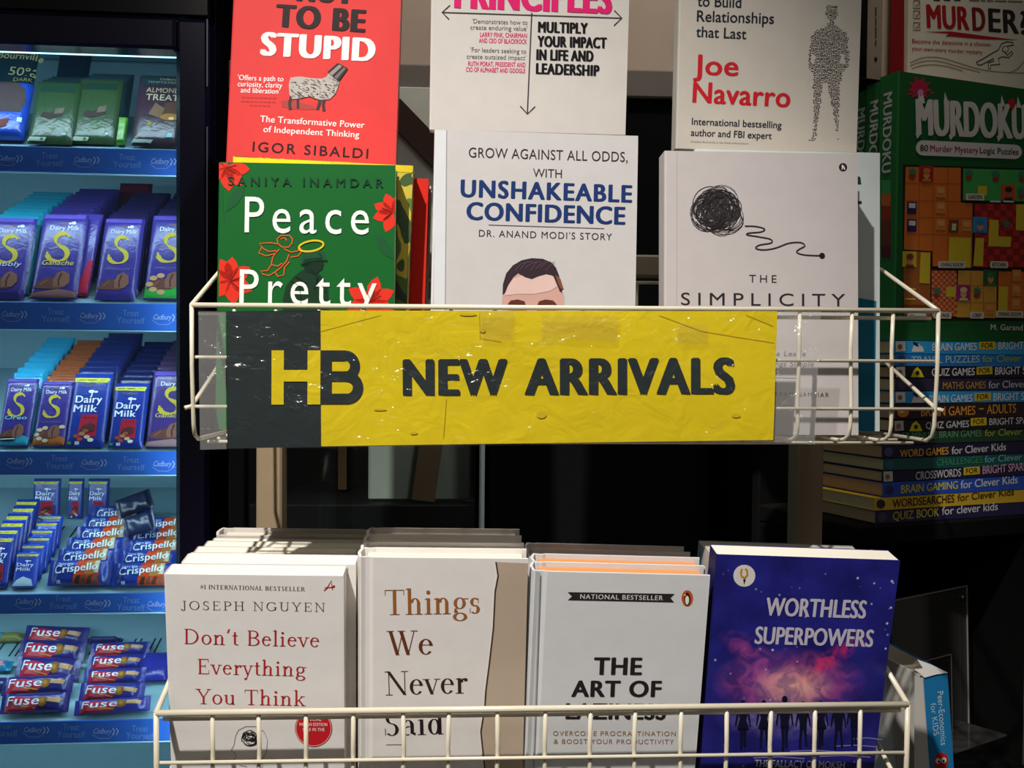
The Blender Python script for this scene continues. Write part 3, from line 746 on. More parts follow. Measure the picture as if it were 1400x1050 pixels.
for k in range(4):
    prev += .0225
    wv = B.w + (-.001 if k < 3 else .001)
    fr = shifted(B.fr, [.0025, .0020, .0040, .0040][k], [-.0005, .0, .0005, -.001][k], prev)
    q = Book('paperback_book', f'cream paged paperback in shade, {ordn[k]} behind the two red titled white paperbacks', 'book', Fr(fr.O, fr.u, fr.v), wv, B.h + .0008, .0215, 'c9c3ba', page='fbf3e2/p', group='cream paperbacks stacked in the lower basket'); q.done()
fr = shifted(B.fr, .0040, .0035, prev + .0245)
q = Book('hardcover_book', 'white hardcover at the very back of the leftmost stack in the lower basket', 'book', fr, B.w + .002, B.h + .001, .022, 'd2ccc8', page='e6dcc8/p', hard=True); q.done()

# ---------------------------------------------------------------- lower basket: hardcover with torn paper print
P2 = plane_from((600, 770), .757, YW, -8)
B = make_book('hardcover_book', 'white hardcover with brown serif title and torn beige strip, frontmost in its stack', P2, (489, 762), (722, 767.5), .024, 'e4dfdb', roll=.4, floor=zfloorL, page='efe6d4/p', hard=True, group='torn paper hardcovers')
p = B.pr
tear = [(677, 768), (680, 787), (676, 808), (675, 828.5), (673.6, 858), (668.3, 905), (663.3, 943.6), (661.8, 967), (656.5, 999.7), (658.8, 1023), (661.8, 1050), (660, 1100)]
right = [(722 - (y - 768) * .026, y) for y in (1100, 1040, 980, 920, 860, 800, 770)]
p.P(tear + right, 'beige_tear', 1)
p.L([(x + 1.0, y) for x, y in tear], 2.0, '4a3a2e', 2)
p.L([(x - 1.0, y) for x, y in tear], 1.8, 'ece6e0', 2)
p.T('Things', 526.7, 840.5, 656, 838.5, 34, '9a6030', font='didone', sp=1.0)
p.T('We', 529, 895.5, 592, 894.5, 33, '6a3822', font='didone')
p.T('Never', 526.7, 950.5, 639.7, 947.5, 32.5, '3c2620', font='didone')
p.T('Said', 526.7, 1006, 606.3, 1003.5, 33, '2a1e20', font='didone')
p.L([(528, 1018), (552, 1017.5)], 1, '8a8480'); 
B.done(); TH = B
for k, bk in enumerate((.0262, .0524, .0786)):
    dup(B.root, shifted(B.fr, [-.0005, -.001, -.0015][k], [.0, .001, .002][k], bk).M4(), f'shaded white hardcover standing {ordn[k]} behind the torn beige strip cover', group='torn paper hardcovers')

# ---------------------------------------------------------------- lower basket: grey cloth hardcover with orange page tops
P3 = plane_from((850, 784), .762, YW, -8.5)
B = make_book('hardcover_book', 'pale grey hardcover with bold black title and black ribbon, frontmost of the orange edged books', P3, (727.5, 781), (971, 787), .0225, 'd2d3d4', floor=zfloorL, page='e69a5c/p', hard=True, group='orange edged grey hardcovers')
p = B.pr
p.P([(776.2, 809.4), (922, 811.8), (916.5, 817.4), (921.5, 823.3), (776.2, 820.3), (782, 815.3)], '2c2629', 1)
p.T('NATIONAL BESTSELLER', 793, 818.4, 906, 820.4, 6.3, 'd6d2d0', .01, 1.12, lay=2)
p.E(939.5, 817.7, 7.8, 11, 'c2561e', 1); p.E(939.5, 819, 4.3, 8, '2a2022', 2); p.E(939.2, 820, 2.6, 6, 'f0e6dc', 3); p.E(939.5, 812, 2.4, 2.4, '2a2022', 3); p.P([(937, 812), (933.5, 813.5), (937, 814)], 'f0e6dc', 3)
DK = '262022'
p.T('THE', 811.3, 921.8, 877.2, 922.2, 23, DK, .022, strikes=4)
p.T('ART OF', 780.6, 952, 903.8, 952.3, 21.5, DK, .022, strikes=4)
p.T('LAZINESS', 773, 982.5, 909.7, 983.3, 21, DK, .022, strikes=4)
p.T('OVERCOME PROCRASTINATION', 756, 1005.5, 923.6, 1006, 6.2, '9a7048', .008, 1.18)
p.T('& BOOST YOUR PRODUCTIVITY', 757, 1016.5, 921, 1017, 6.2, '9a7048', .008, 1.18)
p.L([(738, 783), (729, 1060)], 1.6, 'a2a3a5', 1)
B.done(); LZ = B
for k, (du, dv, bk) in enumerate(((.002, .0015, .0245), (.0, .001, .049), (.0, .001, .0735))):
    dup(B.root, shifted(B.fr, du, dv, bk).M4(), f'grey hardcover with orange page tops, {ordn[k]} behind the bold titled front copy', group='orange edged grey hardcovers')

# ---------------------------------------------------------------- lower basket: blue starry paperback
P4 = plane_from((1100, 765), .770, YW, -9.5)
NEB['w'] = .139; NEB['h'] = .2145
B = make_book('paperback_book', 'dark blue paperback with starry pink cloud and walking silhouettes, at the basket end', P4, (979.5, 757.7), (1231, 766), .022, 'nebula', floor=zfloorL, page='f2ecdc/p', spine='1a1a52')
p = B.pr
p.E(1017.5, 787, 15, 15, 'd8d4d0', 1)
p.L([(1014, 777), (1012.5, 783), (1014, 788), (1018, 789.5), (1021.5, 786), (1021, 779), (1018.5, 777)], 2.6, 'c88a20', 2); p.P([(1015.8, 791.5), (1019.4, 791.5), (1017, 799)], '1c1a1c', 2); p.L([(1017.5, 789), (1017.5, 792)], 1.5, 'c88a20', 2)
SV = 'c2bcc8'
p.T('WORTHLESS', 1045.8, 841, 1183, 845, 24, SV, .02, .96, strikes=3)
p.T('SUPERPOWERS', 1031, 879.6, 1192.8, 884, 23, SV, .02, .96, strikes=3)
p.T('THE FALLACY OF MOKSH', 1031, 1047.5, 1154, 1050, 9.5, SV, .018, 1, lay=3)
def walker(x, y, s, key, skirt, st):
    q = lambda pts: p.P([(x + a * s, y + b * s) for a, b in pts], key, 2)
    p.E(x, y - 29 * s, 3.4 * s, 4.2 * s, key, 2, 14)
    if skirt: q([(-5, -24), (5, -24), (6, -14), (4, -8), (8, 6), (4, 8), (-5, 8), (-8, 6), (-4, -8), (-6, -14)])
    else: q([(-6.5, -24), (6.5, -24), (7, -14), (5, -2), (5, 6), (-5, 6), (-5, -2), (-7, -14)])
    q([(-1.5, -26), (1.5, -26), (2.5, -22), (-2.5, -22)])
    q([(-6.5, -23), (-4.5, -22), (-7.5, -8), (-9.5, 2), (-11, 2), (-9.5, -10)]); q([(6.5, -23), (4.5, -22), (7.5, -8), (9, 2), (10.5, 2), (9.5, -10)])
    q([(-4.5, 5), (-.3, 5), (-1.5 + st, 20), (-2 + st, 34), (-5 + st, 34), (-4.6 + st, 20)]); q([(.3, 5), (4.5, 5), (4.4 - st, 20), (5 - st, 30), (2 - st, 30), (1.6 - st, 20)])
for x, y, s_, sk, st in ((1015.5, 990, 1.0, 1, 1), (1044, 989, .98, 1, -1), (1072.5, 988, 1.12, 0, 1.2), (1097.6, 990, .96, 0, -1), (1122, 989, .96, 1, 1.4), (1146, 991, 1.0, 0, -1.2), (1167, 988, .92, 0, 1)):
    walker(x, y, s_, '12142e', sk, st)
for x0, x1, y in ((1000, 1060, 1030), (1080, 1150, 1027), (1140, 1200, 1020), (1030, 1100, 1036), (1120, 1190, 1034), (1165, 1206, 1010)):
    p.L([(x0, y), ((x0 + x1) / 2, y - 1.5), (x1, y + 1)], 1.4, '8a80b8', 1)
B.done(); SP = B
sp_ = Fr(B.fr.O, B.fr.u, B.fr.v)
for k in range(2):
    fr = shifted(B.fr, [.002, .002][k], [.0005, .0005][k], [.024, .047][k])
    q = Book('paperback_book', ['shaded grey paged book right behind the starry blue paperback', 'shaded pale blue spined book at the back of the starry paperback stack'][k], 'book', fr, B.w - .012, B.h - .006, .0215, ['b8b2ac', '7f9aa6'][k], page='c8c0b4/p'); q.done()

# ---------------------------------------------------------------- upper basket
# green paperback
PG = plane_from((420, 222), .80, YW, 3)
GREEN = '0a5c22'
B = make_book('paperback_book', 'green paperback with red lilies, white title, cherub and soldier in the upper basket', PG, (299, 221.5), (540.8, 226), .020, GREEN, floor=zfloorU, page='efe8da/p')
p = B.pr
def petal(cx, cy, r, ang, key, wd=.34, lay=1):
    c, s_ = math.cos(R(ang)), math.sin(R(ang)); P_ = []
    for a, b in ((0, -.06), (.3, -wd * .8), (.55, -wd), (.8, -wd * .62), (1, 0), (.8, wd * .62), (.55, wd), (.3, wd * .8), (0, .06)):
        P_.append((cx + r * (a * c - b * s_), cy + r * (a * s_ + b * c)))
    p.P([(min(max(x, 299.5), 540.3), max(y, 223)) for x, y in P_], key, lay)
LR = 'd8301f'; LD = '96201a'; LG = '14522a'
for a in (5, 48, 82, 130, 190, 250): petal(309, 229, 33 if a < 100 else 22, a, LR, .30)
for a in (-12, 30, 65): p.L([(309, 229), (309 + 15 * math.cos(R(a)), 229 + 15 * math.sin(R(a)))], 1, LD, 3)
for a in (110, 165, 205, 250, 300): petal(537, 291, 28, a, LR, .30, 1)
p.L([(536, 290), (522, 284)], 1, LD, 3); p.L([(536, 290), (524, 300)], 1, LD, 3)
for a in (-85, -35, 25, 80, 140, 200, 245): petal(315, 384, 33, a, LR, .30)
for a in (-80, -100, -60, -20, 40): p.L([(315, 384), (315 + 16 * math.cos(R(a)), 384 + 16 * math.sin(R(a)))], 1, LD, 3)
for a in (-75, -25, -150, 25, 160, 90): petal(507, 412, 35, a, LR, .28)
for a in (-70, -30, -110): p.L([(507, 412), (507 + 16 * math.cos(R(a)), 412 + 16 * math.sin(R(a)))], 1, LD, 3)
p.P([(309, 290), (312, 272), (322, 260), (335, 254), (333, 266), (324, 280), (312, 288)], LG, 1); p.L([(304, 260), (305, 285), (307, 305)], 1.2, LG)
p.P([(512, 320), (525, 325), (535, 338), (539, 355), (527, 350), (517, 338)], LG, 1)
p.T('SANIYA INAMDAR', 312, 253.5, 524, 256.5, 11.5, '0e3a22', .012, 1.5, lay=3)
p.T('Peace', 334.6, 317.7, 504.3, 320.5, 48.5, 'e6efe6', 0, 1.28, lay=3)
p.T('Pretty', 327.4, 415.5, 514.6, 418.5, 47, 'e6efe6', 0, 1.28, lay=3)
# soldier in silhouette with a halo
DG = '123420'
p.P([(386.6, 430), (387, 408), (391, 391), (402, 378), (412, 370), (420, 367), (434, 372), (443, 381), (449, 394), (450, 430)], DG, 1)
p.P([(414, 362), (418, 372), (432, 375), (441, 368), (443, 360), (440, 352), (416, 354)], '0e2a1a', 2)
p.P([(411, 363), (412, 352), (417, 345), (426, 341.5), (437, 342.5), (444, 347), (447.5, 355), (448, 358), (440, 358), (428, 360), (420, 365)], '1c4a2e', 2)
p.L([(412, 362), (428, 357.5), (447.5, 356)], 1.2, '0c2416', 3); p.L([(436, 346), (441, 352)], 1, '0c2416', 3); p.L([(424, 367), (432, 376), (434, 390)], 1, '0a2014', 3)
for pts in ([(398, 384), (410, 392), (412, 418)], [(436, 378), (430, 396)], [(404, 378), (420, 388)], [(440, 390), (446, 400)]): p.L(pts, 1, '0a2014', 3)
hal = [(425.6 + 17 * math.cos(R(a)) * math.cos(R(-10)) - 7 * math.sin(R(a)) * math.sin(R(-10)), 336.5 + 17 * math.cos(R(a)) * math.sin(R(-10)) + 7 * math.sin(R(a)) * math.cos(R(-10))) for a in range(0, 361, 12)]
p.L(hal, 2.6, 'd8b820', 3)
OR = 'd85a22'
for pts in ([(391, 322), (384, 322), (379, 327), (380, 333), (386, 338), (395, 338), (399, 333), (400, 327), (396, 322), (391, 322)],
            [(381, 334), (370, 332), (355, 333), (360, 340), (368, 344), (378, 343)], [(358, 338), (354, 346), (364, 350), (376, 347), (382, 341)],
            [(378, 345), (373, 352), (371, 362), (366, 370), (356, 371), (360, 375), (368, 377), (376, 372), (384, 366), (392, 357), (395, 348)],
            [(376, 372), (380, 378), (388, 376), (389, 366), (396, 358)], [(388, 340), (398, 345), (408, 343), (412, 339)], [(397, 352), (408, 350), (413, 343)], [(371, 362), (380, 364), (386, 360)], [(384, 327), (389, 325), (392, 329)]):
    p.L(pts, 1.5, OR, 2)
B.done(); GR = B
# camouflage cover behind it
PC = plane_from((440, 218), .824, YW, 3)
B = make_book('paperback_book', 'yellow and green camouflage patterned paperback half hidden behind the green one', PC, (318, 213.5), (565, 226.5), .020, 'camo', floor=zfloorU, page='e8dfc8/p', spine='c8b41e')
B.pr.P([(319, 214.5), (452, 221), (452, 230), (319, 224)], 'd8c41a', 1); B.pr.P([(452, 221), (564, 226.8), (564, 236), (452, 231)], 'cbb420', 1)
B.done()
B = make_book('paperback_book', 'bright red paperback edge standing behind the camouflage cover', plane_from((450, 240), .848, YW, 3), (345, 235), (586, 244.5), .019, 'c8200f', floor=zfloorU, page='efe6d4/p'); B.done()
B = make_book('paperback_book', 'cream paperback showing a sliver of edge behind the bright red one', plane_from((450, 255), .870, YW, 3), (352, 245), (589.5, 254.5), .018, 'b8ab98', floor=zfloorU, page='efe6d4/p'); B.done()

# white paperback, blue title
PU = plane_from((730, 180), .80, YW, 3)
B = make_book('paperback_book', 'white paperback with bold blue title and dark haired man, behind the yellow sign', PU, (594, 177), (872.5, 185.8), .022, 'bfbcba', floor=zfloorU, page='eee8de/p', spine='d2d0cf')
p = B.pr
p.L([(610.7, 178), (608.5, 430)], 1.2, '9a9898', 1)
p.P([(594.6, 178), (610, 178.5), (608, 430), (593.3, 430)], 'cfd0d2', 1)
p.T('GROW AGAINST ALL ODDS,', 640.8, 215.2, 857.9, 221.5, 13.5, '2a2426', .006, 1.05)
p.T('WITH', 728.5, 242, 768, 243.3, 11.5, '2a2426', .006, 1.0)
BL_ = '152f66'
p.T('UNSHAKEABLE', 629.3, 268.8, 864, 276.7, 23, BL_, .022, 1.06, strikes=4)
p.T('CONFIDENCE', 637.3, 300, 854.7, 306.9, 23.5, BL_, .022, 1.0, strikes=4)
p.L([(668, 307.6), (826, 312.6)], 1, '4a484c')
p.T("DR. ANAND MODI'S STORY", 654.7, 323.4, 836.5, 328.6, 9.2, '2a2426', .008, 1.16)
SK = 'c49a8e'
p.P([(687, 430), (686, 410), (690, 392), (700, 376), (716, 370), (740, 372), (757, 374), (766, 390), (771, 404), (772, 430)], SK, 1)
p.P([(690, 404), (694, 392), (702, 381), (716, 376), (736, 378), (752, 374), (758, 380), (761, 392), (752, 398), (730, 402), (708, 402)], 'd2b4ac', 2)
p.P([(687, 403), (687.5, 389), (692, 374), (701, 363), (713, 356), (727, 353), (742, 354), (754, 359), (760, 366), (764, 376), (767, 389), (768.5, 400), (765, 398), (761, 388), (756, 377), (746, 374.5), (735, 378), (727, 381.5), (718, 379), (708, 373), (702, 378), (695, 388), (690, 400)], '33262e', 3)
p.P([(759, 376), (766, 381), (770, 394), (767, 396), (763, 388)], '7a4a34', 4)
for k in range(7): p.L([(704 + k * 7, 370 - k % 3 * 2), (712 + k * 7, 361 - k % 2 * 2), (722 + k * 6, 358)], .9, '5a4650', 4)
p.P([(694, 416), (698, 411), (708, 409.5), (717, 412), (719, 418), (706, 416)], '5a2a26', 3); p.P([(734, 418), (737, 412), (746, 409.5), (756, 411), (761, 416), (748, 416)], '5a2a26', 3)
p.P([(694, 430), (695, 417), (719, 418), (722, 430)], '9a5a50', 2); p.P([(733, 430), (735, 418), (761, 417), (762, 430)], '9a5a50', 2)
B.done(); UN = B

# white paperback with the thread ball
PS = plane_from((1040, 208), .80, YW, 3)
B = make_book('paperback_book', 'white paperback with a black tangle of thread and thin title, behind the sign end', PS, (908.5, 206), (1172.5, 210.5), .020, 'bab3b1', floor=zfloorU, page='ece4dc/p', group='white thread ball paperbacks')
p = B.pr
p.L([(925.3, 207), (925, 420), (922, 600)], 1, 'b2aaa8')
p.E(1152.4, 228.6, 5.6, 5.6, '1e1c1e', 1); p.P([(1150.5, 232), (1150.5, 225.5), (1152, 225.5), (1154.3, 229.5), (1154.3, 225.5), (1155, 232), (1153.6, 232), (1151.6, 228.2), (1151.6, 232)], 'e0dada', 2)
rs = random.Random(5)
for k in range(80):
    a = rs.uniform(0, 2 * math.pi); rr = rs.uniform(0, 1) ** .6 * 17; cx, cy = 981 + rr * math.cos(a) * 1.0, 289 + rr * math.sin(a)
    rx = rs.uniform(14, 27); ry = rx * rs.uniform(.55, 1.0); ro = rs.uniform(0, math.pi); a0 = rs.uniform(0, 6); sp_n = rs.uniform(3.2, 6.2)
    pts = []
    for q in range(15):
        t = a0 + sp_n * q / 14; x, y = rx * math.cos(t), ry * math.sin(t); pts.append((cx + x * math.cos(ro) - y * math.sin(ro), cy + x * math.sin(ro) + y * math.cos(ro)))
    p.L(pts, rs.uniform(.7, 1.2), rs.choice(['221e20', '2e2a2c', '3c3638']), 1 + k % 3)
def smooth(pts, n=7):
    out = []
    for i in range(len(pts) - 1):
        p0, p1, p2, p3 = (Vector(pts[max(i - 1, 0)]), Vector(pts[i]), Vector(pts[i + 1]), Vector(pts[min(i + 2, len(pts) - 1)]))
        for q in range(n):
            t = q / n; out.append(tuple(.5 * ((2 * p1) + (p2 - p0) * t + (2 * p0 - 5 * p1 + 4 * p2 - p3) * t * t + (3 * p1 - p0 - 3 * p2 + p3) * t ** 3)))
    return out + [tuple(pts[-1])]
tl = [(1018, 309), (1033, 309.5), (1045, 313), (1040, 317), (1024, 318.5), (1021, 321), (1036, 323.5), (1053, 327), (1054, 332), (1038, 335), (1033, 339.5), (1044, 341.5), (1060, 339), (1078, 332.5), (1094, 331.5), (1100, 336), (1092, 341), (1089, 345), (1100, 348.5), (1123, 349.5)]
p.L(smooth(tl), 1.5, '2a2628', 2); p.E(1123.6, 349.5, 3.9, 3.9, '1c181a', 2)
p.T('THE', 1024, 386, 1061.5, 386.6, 10.3, '2e2a2e', .002, 1.5)
p.T('SIMPLICITY', 931, 417, 1155.4, 418.8, 16.8, '2a262a', .002, 1.5)
p.T('a Leade', 1061, 486.5, 1101, 487, 6.5, '6a6464', .0, 1.1, shear=.25); p.T('ings Simple', 1056, 500.5, 1112, 501, 6.5, '6a6464', .0, 1.05, shear=.25)
p.L([(1040, 516), (1092, 517)], .9, '8a8484'); p.T('ARAN NAMBIAR', 1058, 541.5, 1133, 543, 6, '4a4448', .006, 1.3)
B.done(); SI = B
dup(B.root, shifted(B.fr, .0035, .0035, .0225).M4(), 'white thread ball paperback standing right behind the frontmost copy, only its top edge showing', group='white thread ball paperbacks')
B = make_book('paperback_book', 'white and teal paperback showing its right strip behind the thread ball books', plane_from((1100, 205), .848, YW, 3), (950, 203.5), (1203, 209), .020, 'b9c1bf', floor=zfloorU, page='ddd8cc/p')
p = B.pr
p.P([(1100, 412), (1160, 405), (1198, 411.5), (1195.5, 590), (1100, 586)], '1a6a86', 1); p.P([(1150, 412), (1174, 409), (1174, 418), (1150, 418)], '2a86a6', 2)
p.P([(1168, 240), (1176, 242), (1177.5, 252), (1168, 252)], '22343a', 1); p.P([(1168, 274), (1178, 275), (1178, 279), (1168, 279)], '22343a', 1)
B.done()

# ---------------------------------------------------------------- upper tier, standing on the ledges behind
LEDGES = []
def tier(name, label, fr0, BLp, BRp, h, t, cover, **kw):
    a = Vector(fr0.px(*BLp)); b = Vector(fr0.px(*BRp)); d = (b - a).normalized(); up = Vector((-d.y, d.x))
    u = fr0.u * d.x + fr0.v * d.y; v = fr0.u * up.x + fr0.v * up.y
    B = Book(name, label, 'book', Fr(fr0.W(a.x, a.y), u, v), (b - a).length, h, t, cover, **kw); LEDGES.append(B); return B
REDC = 'cc3432'
B = tier('paperback_book', 'red paperback with black and white title and a bucket headed sheep', plane_from((425, 222), .860, YW, 6), (308.4, 222), (540.6, 230), .206, .018, REDC, page='efe6d8/p')
p = B.pr; BK = '1c0c0e'
p.T('NOT', 405, 1, 483, 5, 31, BK, .022, 1, strikes=6)
p.T('TO BE', 376, 36, 499.5, 44.3, 30, BK, .022, 1, strikes=6)
p.T('STUPID', 355.4, 75.2, 512.7, 84.3, 31, 'f0e0dc', .022, 1, strikes=6)
p.T("'Offers a path to", 325, 109.4, 387.5, 111.6, 7, 'f2dedb', .018, 1, strikes=2); p.T('curiosity, clarity', 325, 118, 386, 120.4, 7, 'f2dedb', .018, 1, strikes=2); p.T("and liberation'", 329, 126.4, 382.5, 128.5, 7, 'f2dedb', .018, 1, strikes=2)
for x0, x1, y in ((331, 377, 133), (330, 375, 138.5), (341, 369, 144)):
    x = x0
    while x < x1: p.L([(x, y + (x - x0) * .03), (x + 4.5, y + (x + 4.5 - x0) * .03)], 1.6, 'b03030', 1); x += 6
p.P([(384, 139), (396, 136), (414, 141), (428, 145), (434, 150), (416, 150), (398, 149), (386, 146)], 'a03a36', 1)
W1 = 'a8a29c'
for pts, wd in (([(399, 130), (396, 141), (397, 150)], 4), ([(407, 132), (407.5, 148)], 3.4), ([(437, 132), (437, 141), (434, 150)], 4), ([(443.5, 133), (442, 142), (443, 152)], 4)): p.L(pts, wd, '3a2a2a', 2)
p.P([(395, 117), (396.5, 109), (402, 105.5), (412, 105), (424, 107), (440, 108), (447, 105), (450, 99), (460, 102), (465, 106), (463, 117), (459, 128), (451, 136), (438, 137), (424, 132), (410, 135), (400, 136), (396, 130)], W1, 3)
rs = random.Random(8)
for k in range(150):
    x = rs.uniform(397, 461); y = rs.uniform(107, 134)
    if x > 448 and y > 130 or x > 456 and y > 125: continue
    a = rs.uniform(0, 6.3); q = rs.uniform(1, 2.2); p.L([(x, y), (x + q * math.cos(a), y + q * .7 * math.sin(a)), (x + q * 1.6, y + q * .8)], .7, rs.choice(['4a4444', '6a6462', 'd8d2cc', '2e2626']), 4)
p.P([(447.5, 99), (462, 86.5), (476, 94), (463, 112)], '2c2426', 4); p.P([(450, 101), (464, 89), (468, 91.2), (454.5, 104)], '8a8482', 5); p.P([(457, 106), (470.5, 92.8), (473, 94.5), (460.5, 109)], '6a6464', 5)
p.T('The Transformative Power', 355.5, 166.6, 498.3, 175.2, 8.6, 'f0dcd8', .014, 1, strikes=2); p.T('of Independent Thinking', 360, 180.6, 491, 188.2, 8.4, 'f0dcd8', .014, 1, strikes=2)
p.T('IGOR SIBALDI', 345, 207, 503, 216.8, 13.2, '240c0e', .022, 1.22, strikes=2)
B.done()

B = tier('paperback_book', 'white paperback with pink heading and thin black arrows, above the blue titled one', plane_from((720, 180), .862, YW, -3), (586.8, 177), (855, 184.5), .205, .017, 'c6c1bb', page='f0e9dc/p')
p = B.pr; PK = 'cf1c66'; GY = '5a5456'
p.T('PRINCIPLES', 620.7, 10.3, 836.8, 18.6, 40, PK, .022, .98, strikes=5)
A = '3a3638'
p.L([(604.8, 17.1), (850, 25)], 1.7, A); p.L([(615.4, 7.3), (604.4, 17), (614, 26.7)], 1.7, A); p.L([(840, 14.6), (850.2, 25), (839.3, 35.2)], 1.7, A)
p.L([(727, 17.5), (721, 155)], 1.7, A); p.L([(711.3, 145.2), (721, 156), (731.7, 145.7)], 1.7, A)
for s_, x0, y0, x1, y1 in (("'Demonstrates how to", 645.5, 32, 721, 34), ("create enduring value'", 643, 40.3, 721, 42.4), ("'For leaders seeking to", 643, 71, 719.5, 73.4), ("create outsized impact'", 638, 80.2, 719, 82.2)): p.T(s_, x0, y0, x1, y1, 6.2, GY, .004, 1.02)
for s_, x0, y0, x1, y1 in (('LARRY FINK, CHAIRMAN', 656.4, 50.2, 720.3, 51.9), ('AND CEO OF BLACKROCK', 654.7, 58.3, 720.3, 60.1), ('RUTH PORAT, PRESIDENT AND', 640, 90, 718.3, 91.8), ('CIO OF ALPHABET AND GOOGLE', 637, 98, 718, 100)): p.T(s_, x0, y0, x1, y1, 6, PK, .022, 1, strikes=2)
for s_, x0, y0, x1, y1 in (('MULTIPLY', 735.3, 44, 803.6, 46), ('YOUR IMPACT', 734.4, 63.5, 829.5, 66), ('IN LIFE AND', 733, 81.8, 811.3, 84), ('LEADERSHIP', 732.4, 100.8, 819.4, 103.8)): p.T(s_, x0, y0, x1, y1, 14.3, '100c14', .022, .98, strikes=5)
B.done()

B = tier('paperback_book', 'white paperback with red author name and a figure made of tiny writing', plane_from((1045, 205), .862, YW, -2), (923.8, 203), (1171, 208), .215, .020, 'bab4aa', page='e8e0d0/p')
p = B.pr; NB = '1f2230'; NR = 'b81c24'
o = lambda x, y: (880 + x / 3.889, y / 3.889)
def tn(s_, x0, y0, x1, y1, cap, key, b=.012, st=2): p.T(s_, *o(x0, y0), *o(x1, y1), cap / 3.889, key, b, .98, strikes=st)
tn('to Build', 285, 33, 518, 42, 58, NB); tn('Relationships', 282, 114, 692, 127, 58, NB); tn('that Last', 277, 196, 545, 209, 56, NB)
tn('Joe', 262, 395, 503, 403, 105, NR, .016, 3); tn('Navarro', 258, 543, 778, 570, 108, NR, .016, 3)
tn('International bestselling', 255, 663, 732, 683, 36, NB, .010, 2); tn('author and FBI expert', 250, 722, 680, 740, 36, NB, .010, 2)
p.T('Available Exclusively in the Indian Subcontinent', *o(250, 757), *o(556, 768), 2.2, '6a6462', 0, 1)
# the figure: rows of small written marks inside a standing outline
def inside(x, y):
    rows = [(30, 968, 1030), (75, 963, 1034), (115, 985, 1012), (140, 965, 1030), (165, 905, 1075), (200, 885, 1092), (260, 878, 1096), (330, 870, 1096), (360, 872, 1092), (385, 895, 1060), (470, 895, 1048), (560, 900, 1044), (640, 898, 1040), (720, 895, 1035), (755, 868, 1038)]
    for (ya, a0, a1), (yb, b0, b1) in zip(rows, rows[1:]):
        if ya <= y <= yb:
            t = (y - ya) / (yb - ya); lo, hi = a0 + (b0 - a0) * t, a1 + (b1 - a1) * t
            if not lo <= x <= hi: return False
            if y > 445:
                m_ = 965 + (y - 445) * .03; wd = 10 + (y - 445) * .15
                if abs(x - m_) < wd: return False
            if 290 < y < 340 and (893 < x < 905 or 1050 < x < 1062): return False
            return True
    return False
rs = random.Random(11); y = 33
while y < 756:
    x = 866
    while x < 1100:
        wd = rs.uniform(5, 13)
        if inside(x, y) and inside(x + wd, y):
            sl = .02; p.L([o(x, y + rs.uniform(-2, 2)), o(x + wd * .4, y + rs.uniform(-4, 4)), o(x + wd, y + rs.uniform(-3, 3))], rs.uniform(.7, 1.15), '3c383a', 1)
        x += wd + rs.uniform(1.5, 4)
    y += 8.6
B.done()

# ledges of the rack that carry the upper tier
RI = RF.M4().inverted()
for B in LEDGES:
    f = B.fr; m = MB(); q = []
    a = B.w * .12; b = B.w * .88
    def loc(u, v, z): return RI @ f.W(u, v, z)
    P8 = [loc(u, v, z) for z in (-.024, -.001) for (u, v) in ((a, -.004), (b, -.004), (b, -.0006), (a, -.0006))]
    m.add(P8, [(3, 2, 1, 0), (4, 5, 6, 7), (0, 1, 5, 4), (1, 2, 6, 5), (2, 3, 7, 6), (3, 0, 4, 7)], 'c8bea6')
    mid = (loc(a, -.004, -.022) + loc(b, -.004, -.022)) / 2
    m.bbox((mid.x - .03, VB, BACKZ - .001), (mid.x + .03, mid.y, BACKZ + .003), 'c8bea6', .0008)
    m.bbox((mid.x - .03, mid.y - .004, BACKZ), (mid.x + .03, mid.y, mid.z), 'c8bea6', .0008)
    m.build('ledge', rack)

# ================================================================== CHOCOLATE COOLER
FG = plane_from((242, 400), 1.40, 5, 0); FG.O = Vector((FG.O.x, FG.O.y, 0))
cooler = thing('display_cooler', 'dark navy glass door cooler full of chocolate bars beside the wire rack', 'cooler', M4=FG.M4())
NV = '1b1a38/g'
ui = FG.px(242.5, 400)[0]; uo = FG.px(288, 400)[0]; ul = uo - .74; uli = ul + (uo - ui)
vti = FG.px(200, 69)[1]; vto = FG.px(200, 26)[1]; vbi = .28; vbo = .20
def cbox(a, b, key, name, parent=cooler, c=.003, label=None):
    m = MB(); m.bbox(a, b, key, c); return m.build(name, parent, label=label)
dr = thing_part('door', cooler)
cbox((ui, vbo, -.03), (uo, vto, .012), NV, 'door_stile', dr, .006); cbox((ul, vbo, -.03), (uli, vto, .012), NV, 'door_stile', dr, .006)
cbox((uli, vti, -.03), (ui, vto, .012), NV, 'door_rail', dr, .004); cbox((uli, vbo, -.03), (ui, vbi, .012), NV, 'door_rail', dr, .004)
m = MB(); m.add([(uli, vbi, -.012), (ui, vbi, -.012), (ui, vti, -.012), (uli, vti, -.012)], [(0, 1, 2, 3)], 'doorglass'); m.build('glass_pane', dr)
cbox((uo - .0035, FG.px(288, 390)[1], .012), (uo - .001, FG.px(288, 176)[1], .0135), '8f94a4/m', 'chrome_trim', dr, .0005); cbox((uo - .0035, FG.px(288, 122)[1], .012), (uo - .001, FG.px(288, 30)[1], .0135), '8f94a4/m', 'chrome_trim', dr, .0005)
DP = -.46
IN = '86aab4'
m = MB(); m.bbox((uo - .03, .05, DP - .03), (uo, vto + .2, -.032), '15141f/g', .004); m.build('side_panel', cooler)
m = MB(); m.bbox((ul, .05, DP - .03), (ul + .03, vto + .2, -.032), '15141f/g', .004); m.build('side_panel', cooler)
